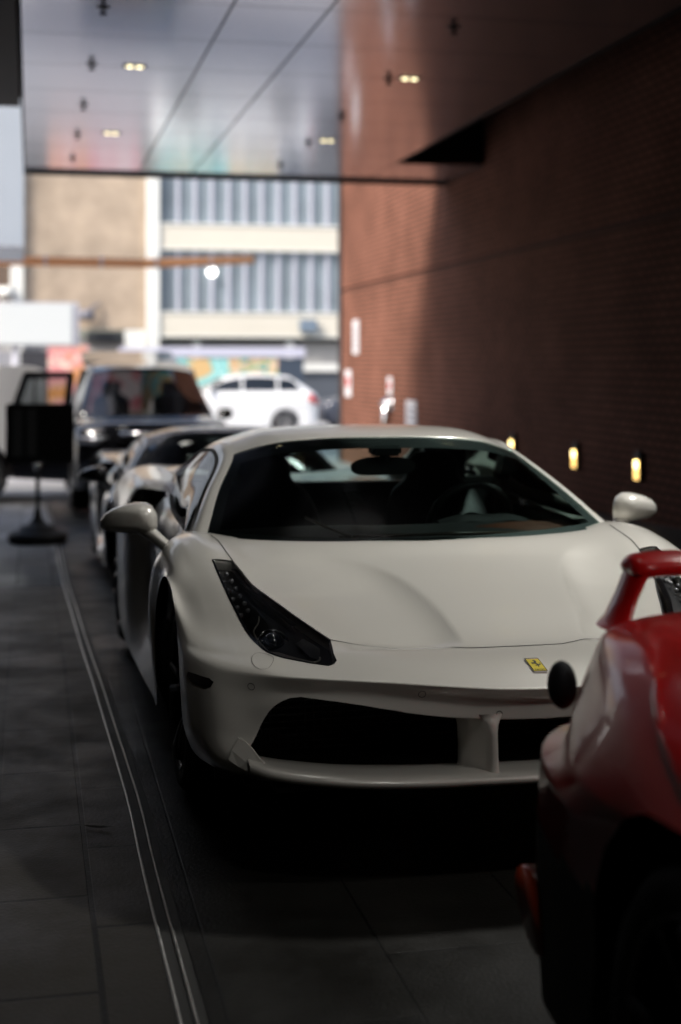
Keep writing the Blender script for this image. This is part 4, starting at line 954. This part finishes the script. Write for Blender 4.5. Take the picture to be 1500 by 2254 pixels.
for x0, x1, zt in ((5.6, 5.85, 2.2), (8.9, 9.2, 2.2), (3.2, 3.9, 2.6)): obj('pilaster', box((x0, .0, 0), (x1, .24, z(zt))), WHT, t)
obj('shutter', box((9.3, .05, 0), (17.4, .24, z(1.15)), .0), mat('shutter_grey', (.09, .10, .12), .5), t)
obj('shutter_head', box((9.25, -.1, z(1.15)), (17.4, .24, z(1.42))), WHT, t)
obj('air_unit', box((9.35, -.45, z(2.55)), (9.95, -.17, z(3.0)), .02), mat('unit_blue', (.16, .21, .27), .5), t)
lt = thing('window_lamp', 'bright round lamp glowing behind the lower office glazing', 'lamp', (6.22, 49.82, 4.66)); b = lathe([(0, -.03), (.12, -.02), (.15, .02)], 24); xf(b, Matrix.Rotation(R(90), 4, 'X')); obj('diffuser', b, mat('lamp_white_glow', (1, 1, .95), .5, emit=3), lt, True)
for nm, lb_, x_, z_ in (('flood_light', 'dark flood light on the tan brick wall', 1.87, 3.2), ('flood_light', 'pair of pale lamps on the brown bay beside the white column', -.84, 3.95)):
    f = thing(nm, lb_, 'flood light', (x_, 49.9, z_)); obj('lamp_head', xf(box((-.26, -.5, -.14), (.26, -.1, .16), .04, 3), Matrix.Rotation(R(20), 4, 'X')), mat('lamp_grey', (.16, .16, .19), .5) if x_ > 0 else WHT, f, True); obj('bracket', tube([(0, -.2, 0), (.35, -.1, .25), (.45, 0, .30)], .045, 8), MATS['lamp_grey'] if x_ > 0 else WHT, f)
    if x_ < 0: obj('lamp_head', xf(box((-.22, -.5, -.60), (.22, -.1, -.34), .04, 3), Matrix.Rotation(R(20), 4, 'X')), WHT, f, True)
# mural hoarding
def mural_mat(name, cols, scale):
    m = bpy.data.materials.new(name); m.use_nodes = True; n = m.node_tree; b = n.nodes['Principled BSDF']; b.inputs['Roughness'].default_value = .6
    tc = n.nodes.new('ShaderNodeTexCoord'); no = n.nodes.new('ShaderNodeTexNoise'); no.inputs['Scale'].default_value = scale; no.inputs['Detail'].default_value = 2.0; no.inputs['Distortion'].default_value = 1.4; n.links.new(tc.outputs['Object'], no.inputs[0])
    cr = n.nodes.new('ShaderNodeValToRGB'); cr.color_ramp.interpolation = 'CONSTANT'; e = cr.color_ramp.elements
    for k, c_ in enumerate(cols):
        p_ = .28 + .44 * k / len(cols)
        if k < 2: el = e[k]; el.position = p_ if k else 0
        else: el = e.new(p_)
        el.color = (*c_, 1)
    n.links.new(no.outputs[0], cr.inputs[0]); n.links.new(cr.outputs[0], b.inputs['Base Color']); return m
t = thing('mural_hoarding', 'painted hoarding with teal, green and orange mural in front of the office block', 'hoarding', (0, 48.2, -.55))
obj('teal_panel', box((3.0, 0, 0), (6.6, .08, z(1.62))), mural_mat('teal_mural', [(.10, .45, .42), (.35, .62, .60), (.16, .50, .48), (.60, .40, .18)], .9), t)
obj('colour_panel', box((6.6, 0, 0), (8.3, .08, z(1.62))), mural_mat('colour_mural', [(.08, .30, .15), (.55, .30, .15), (.60, .52, .25), (.65, .45, .35), (.10, .40, .20), (.10, .15, .40)], 2.2), t)
obj('dark_panel', box((8.3, 0, 0), (9.2, .08, z(1.62))), mat('dark_mural', (.04, .055, .08), .5, var=.5, vscale=3), t)
obj('top_rail', box((2.9, -.05, z(1.66)), (9.25, .14, z(1.98)), .01), mat('rail_lilac', (.50, .50, .60), .6), t)
t = thing('poster_hoarding', 'orange and pink poster panel with a dark panel beside it at the left', 'hoarding', (0, 47.8, -.55))
obj('orange_panel', box((.55, 0, .0), (1.85, .08, z(2.02))), mural_mat('orange_poster', [(.55, .22, .06), (.60, .30, .20), (.65, .25, .25), (.75, .55, .45)], 1.3), t)
obj('pink_panel', box((1.85, 0, .0), (3.6, .08, z(1.80))), mural_mat('pink_poster', [(.55, .12, .14), (.6, .3, .32), (.6, .5, .5)], 1.5), t)
obj('dark_panel', box((-.35, 0, .0), (.55, .08, z(1.85))), mat('notice_dark', (.03, .03, .035), .5, var=.6, vscale=6), t)
obj('grey_panel', box((-3.0, 0, .0), (-.40, .08, z(1.85))), mat('notice_grey', (.26, .26, .28), .6), t)
# white sign box on a post
t = thing('sign_box', 'large plain white sign box on a post at the left', 'sign box', (0, 40, -.55))
obj('sign_face', box((-4.2, 0, z(1.95)), (1.13, .04, z(3.08)), .01), mat('sign_face_white', (.60, .63, .63), .5), t)
obj('sign_case', box((-4.2, .045, z(1.90)), (1.30, .45, z(3.12)), .02), mat('case_grey', (.45, .45, .50), .5), t)
obj('post', tube([(-.42, .2, 0), (-.42, .2, z(1.9))], .09, 12), MATS['case_grey'], t, True); obj('post', tube([(-3.4, .2, 0), (-3.4, .2, z(1.9))], .09, 12), MATS['case_grey'], t, True)
# orange boom
t = thing('crane_boom', 'long thin orange boom reaching across in front of the office block', 'crane', (0, 31, -.55))
OR = mat('boom_orange', (.78, .36, .14), .5)
obj('boom', join(tube([(-7, 0, z(3.74)), (-1, 0, z(3.62)), (2.4, 0, z(3.60))], .105, 12), tube([(2.4, 0, z(3.60)), (4.80, 0, z(3.72))], [.105, .085], 12)), OR, t, True)
for k in range(9): obj('clamp', tube([(-5.6 + k * 1.18 - .04, 0, z(3.70 if k < 4 else 3.62)), (-5.6 + k * 1.18 + .04, 0, z(3.70 if k < 4 else 3.62))], .125, 12), mat('clamp_pale', (.65, .50, .42), .5), t, True)
obj('mast', join(tube([(-7, 0, 0), (-7, 0, z(3.9))], .2, 12), box((-8.2, -.8, 0), (-5.9, .8, .9), .05)), OR, t)

# ------------------------------------------------------------------ red car in the foreground
REDP = mat('red_car_paint', (.50, .006, .006), .28, coat=.55, coat_r=.03)
t = thing('red_sports_car', 'red sports car with a rear wing, blurred at the right edge in front', 'sports car', (1.90, 2.96, 0))
RB = [
 [(0,-.02,.14),(.35,-.02,.14),(.62,-.05,.14),(.80,-.10,.14),(.875,-.20,.14),(.90,-.34,.14),(.91,-.50,.14)],
 [(0,.02,.40),(.35,.02,.40),(.62,-.01,.40),(.79,-.06,.40),(.87,-.16,.40),(.915,-.34,.40),(.925,-.60,.36)],
 [(0,.03,.56),(.35,.03,.56),(.62,.0,.56),(.78,-.05,.56),(.86,-.15,.56),(.92,-.36,.55),(.935,-.625,.50)],
 [(0,.03,.645),(.35,.03,.645),(.62,.0,.645),(.77,-.05,.645),(.85,-.15,.645),(.925,-.38,.63),(.94,-.68,.60)],
 [(0,-.03,.67),(.35,-.03,.67),(.60,-.05,.67),(.72,-.09,.67),(.81,-.20,.68),(.91,-.42,.68),(.945,-.78,.685)],
 [(0,-.03,.80),(.35,-.03,.80),(.58,-.05,.80),(.68,-.09,.80),(.76,-.18,.80),(.875,-.45,.78),(.948,-.86,.715)],
 [(0,-.05,.872),(.35,-.05,.872),(.55,-.07,.872),(.65,-.11,.872),(.72,-.18,.875),(.83,-.46,.87),(.950,-.95,.725)],
 [(0,-.12,.895),(.35,-.12,.895),(.55,-.13,.895),(.64,-.17,.895),(.70,-.25,.895),(.80,-.50,.90),(.952,-1.02,.730)],
 [(0,-.40,.90),(.35,-.40,.90),(.55,-.41,.90),(.66,-.45,.90),(.74,-.52,.89),(.86,-.70,.86),(.95,-1.12,.72)],
 [(0,-.95,.92),(.35,-.95,.92),(.55,-.95,.93),(.68,-.97,.93),(.78,-1.0,.91),(.90,-1.05,.82),(.948,-1.30,.62)],
 [(0,-1.5,.90),(.35,-1.5,.90),(.55,-1.5,.91),(.68,-1.5,.90),(.78,-1.5,.87),(.90,-1.48,.76),(.94,-1.40,.45)],
 [(0,-2.2,.86),(.35,-2.2,.86),(.55,-2.2,.86),(.68,-2.2,.86),(.80,-2.2,.83),(.92,-2.0,.66),(.94,-1.50,.20)],
 [(0,-3.2,.80),(.35,-3.2,.80),(.55,-3.2,.80),(.68,-3.2,.79),(.80,-3.2,.76),(.90,-3.2,.58),(.93,-3.2,.18)],
 [(0,-4.0,.62),(.35,-4.0,.62),(.55,-4.0,.62),(.68,-3.98,.62),(.80,-3.94,.60),(.88,-3.9,.50),(.91,-3.9,.20)],
 [(0,-4.35,.40),(.35,-4.34,.40),(.55,-4.32,.40),(.68,-4.28,.40),(.78,-4.2,.38),(.85,-4.1,.32),(.88,-4.0,.18)],
]
S = grid_surface(RB, 6, 6, crease_rows=[3, 4]); bm = grid_bm(S); bmesh.ops.recalc_face_normals(bm, faces=bm.faces[:])
lowf = [f for f in bm.faces if f.calc_center_median().z < .50 and f.calc_center_median().y > -3.0]
lb = bmesh.new(); vm = {}
for f in lowf:
    for v in f.verts:
        if v not in vm: vm[v] = lb.verts.new(v.co)
    lb.faces.new([vm[v] for v in f.verts])
bmesh.ops.delete(bm, geom=lowf, context='FACES')
obj('body', bm, REDP, t, True); obj('lower_skirt', lb, BLACKM, t, True)
obj('cabin', prism(smooth_poly([(-1.45,.88),(-1.75,1.08),(-2.3,1.12),(-2.75,1.02),(-3.35,.78)], 3), 'x', -.60, .60), DARKGLASS, t, True)
WR = lambda y, zt: [(0,y,zt),(.45,y,zt),(.59,y,zt),(.615,y*.9-.008,zt-.004),(.628,y*.8-.016,zt-.012 if zt > .99 else zt),(.634,-.08,.985)]
wg = grid_bm(grid_surface([WR(-.02,1.006), WR(-.04,1.014), WR(-.12,1.008), WR(-.142,.996), WR(-.142,.980), WR(-.12,.970), WR(-.04,.972), WR(-.02,.985), WR(-.02,1.006)], 3, 4)); bmesh.ops.recalc_face_normals(wg, faces=wg.faces[:])
w_ = obj('rear_wing', wg, REDP, t, True)
for sg in (-1, 1):
    b = bmesh.new(); rings = []
    for x_, y_, z_, hx, hy in ((.690, -.125, .865, .020, .075), (.668, -.105, .885, .017, .060), (.640, -.090, .930, .016, .052), (.618, -.082, .970, .018, .054), (.600, -.08, .995, .026, .058)):
        rings.append([b.verts.new((sg * (x_ + hx * math.cos(q)), y_ + hy * math.sin(q), z_)) for q in np.linspace(0, 2 * math.pi, 28, endpoint=False)])
    for A, B in zip(rings, rings[1:]):
        for k in range(28): b.faces.new((A[k - 1], A[k], B[k], B[k - 1]))
    bmesh.ops.recalc_face_normals(b, faces=b.faces[:]); obj('wing_strut', b, REDP, w_, True)
    for xx in (.79,):
        b = bmesh.new(); bmesh.ops.create_uvsphere(b, u_segments=20, v_segments=14, radius=1); xf(b, Matrix.Translation((sg * .777, -.06, .735)) @ Matrix.Diagonal((.030, .045, .052, 1))); obj('tail_light', b, mat('tail_lamp_dark', (.006, .006, .009), .8), t, True)
    b = prism(smooth_poly([(-.16,.39),(-.12,.33),(-.20,.25),(-.28,.25),(-.26,.36)], 3), 'x', sg * .875 if sg > 0 else -.905, sg * .905 if sg > 0 else -.875); obj('reflector', b, mat('reflector_orange', (.35, .04, .012), .3, coat=.5, emit=.0), t, True)
    wheel(t, sg * .80, -1.0, .335, .335, .27, sg, mat('dark_rim', (.03, .03, .03), .4, 1)); wheel(t, sg * .80, -3.55, .32, .32, .23, sg, MATS['dark_rim'])
obj('underbody', join(box((-.64, -4.1, .16), (.64, -.08, .26)), box((-.84, -1.5, .11), (-.645, -.16, .60), .03), box((.645, -1.5, .11), (.84, -.16, .60), .03)), VOID, t)
obj('rear_grille', box((-.55, .028, .45), (.55, .036, .56)), VOID, t)

tag(obj('back_light_blocker', box((-7.4, -14.3, -.5), (6.3, -14, 4.6)), mat('back_blocker_dark', (.03, .028, .025), .7)), 'unseen dark light blocker added behind the camera', 'wall')  # added out of view to cut daylight coming from behind the camera

# a dry leaf on the slabs
t = bmesh.new(); lf = smooth_poly([(-.045,0),(-.02,.010),(.01,.013),(.03,.006),(.05,.0),(.03,-.007),(.0,-.009),(-.025,-.006)], 3)
vs = [t.verts.new((x, y, .006 + .10 * abs(y) + 2.5 * x * x)) for x, y in lf]; t.faces.new(vs); bmesh.ops.solidify(t, geom=t.faces[:], thickness=.001)
lo2 = obj('leaf', t, mat('dry_leaf', (.012, .009, .006), .8)); lo2.location = (.20, 4.42, 0); lo2.rotation_euler = (0, 0, R(-20)); tag(lo2, 'small dark dry leaf lying on the slabs left of the rails', 'leaf')
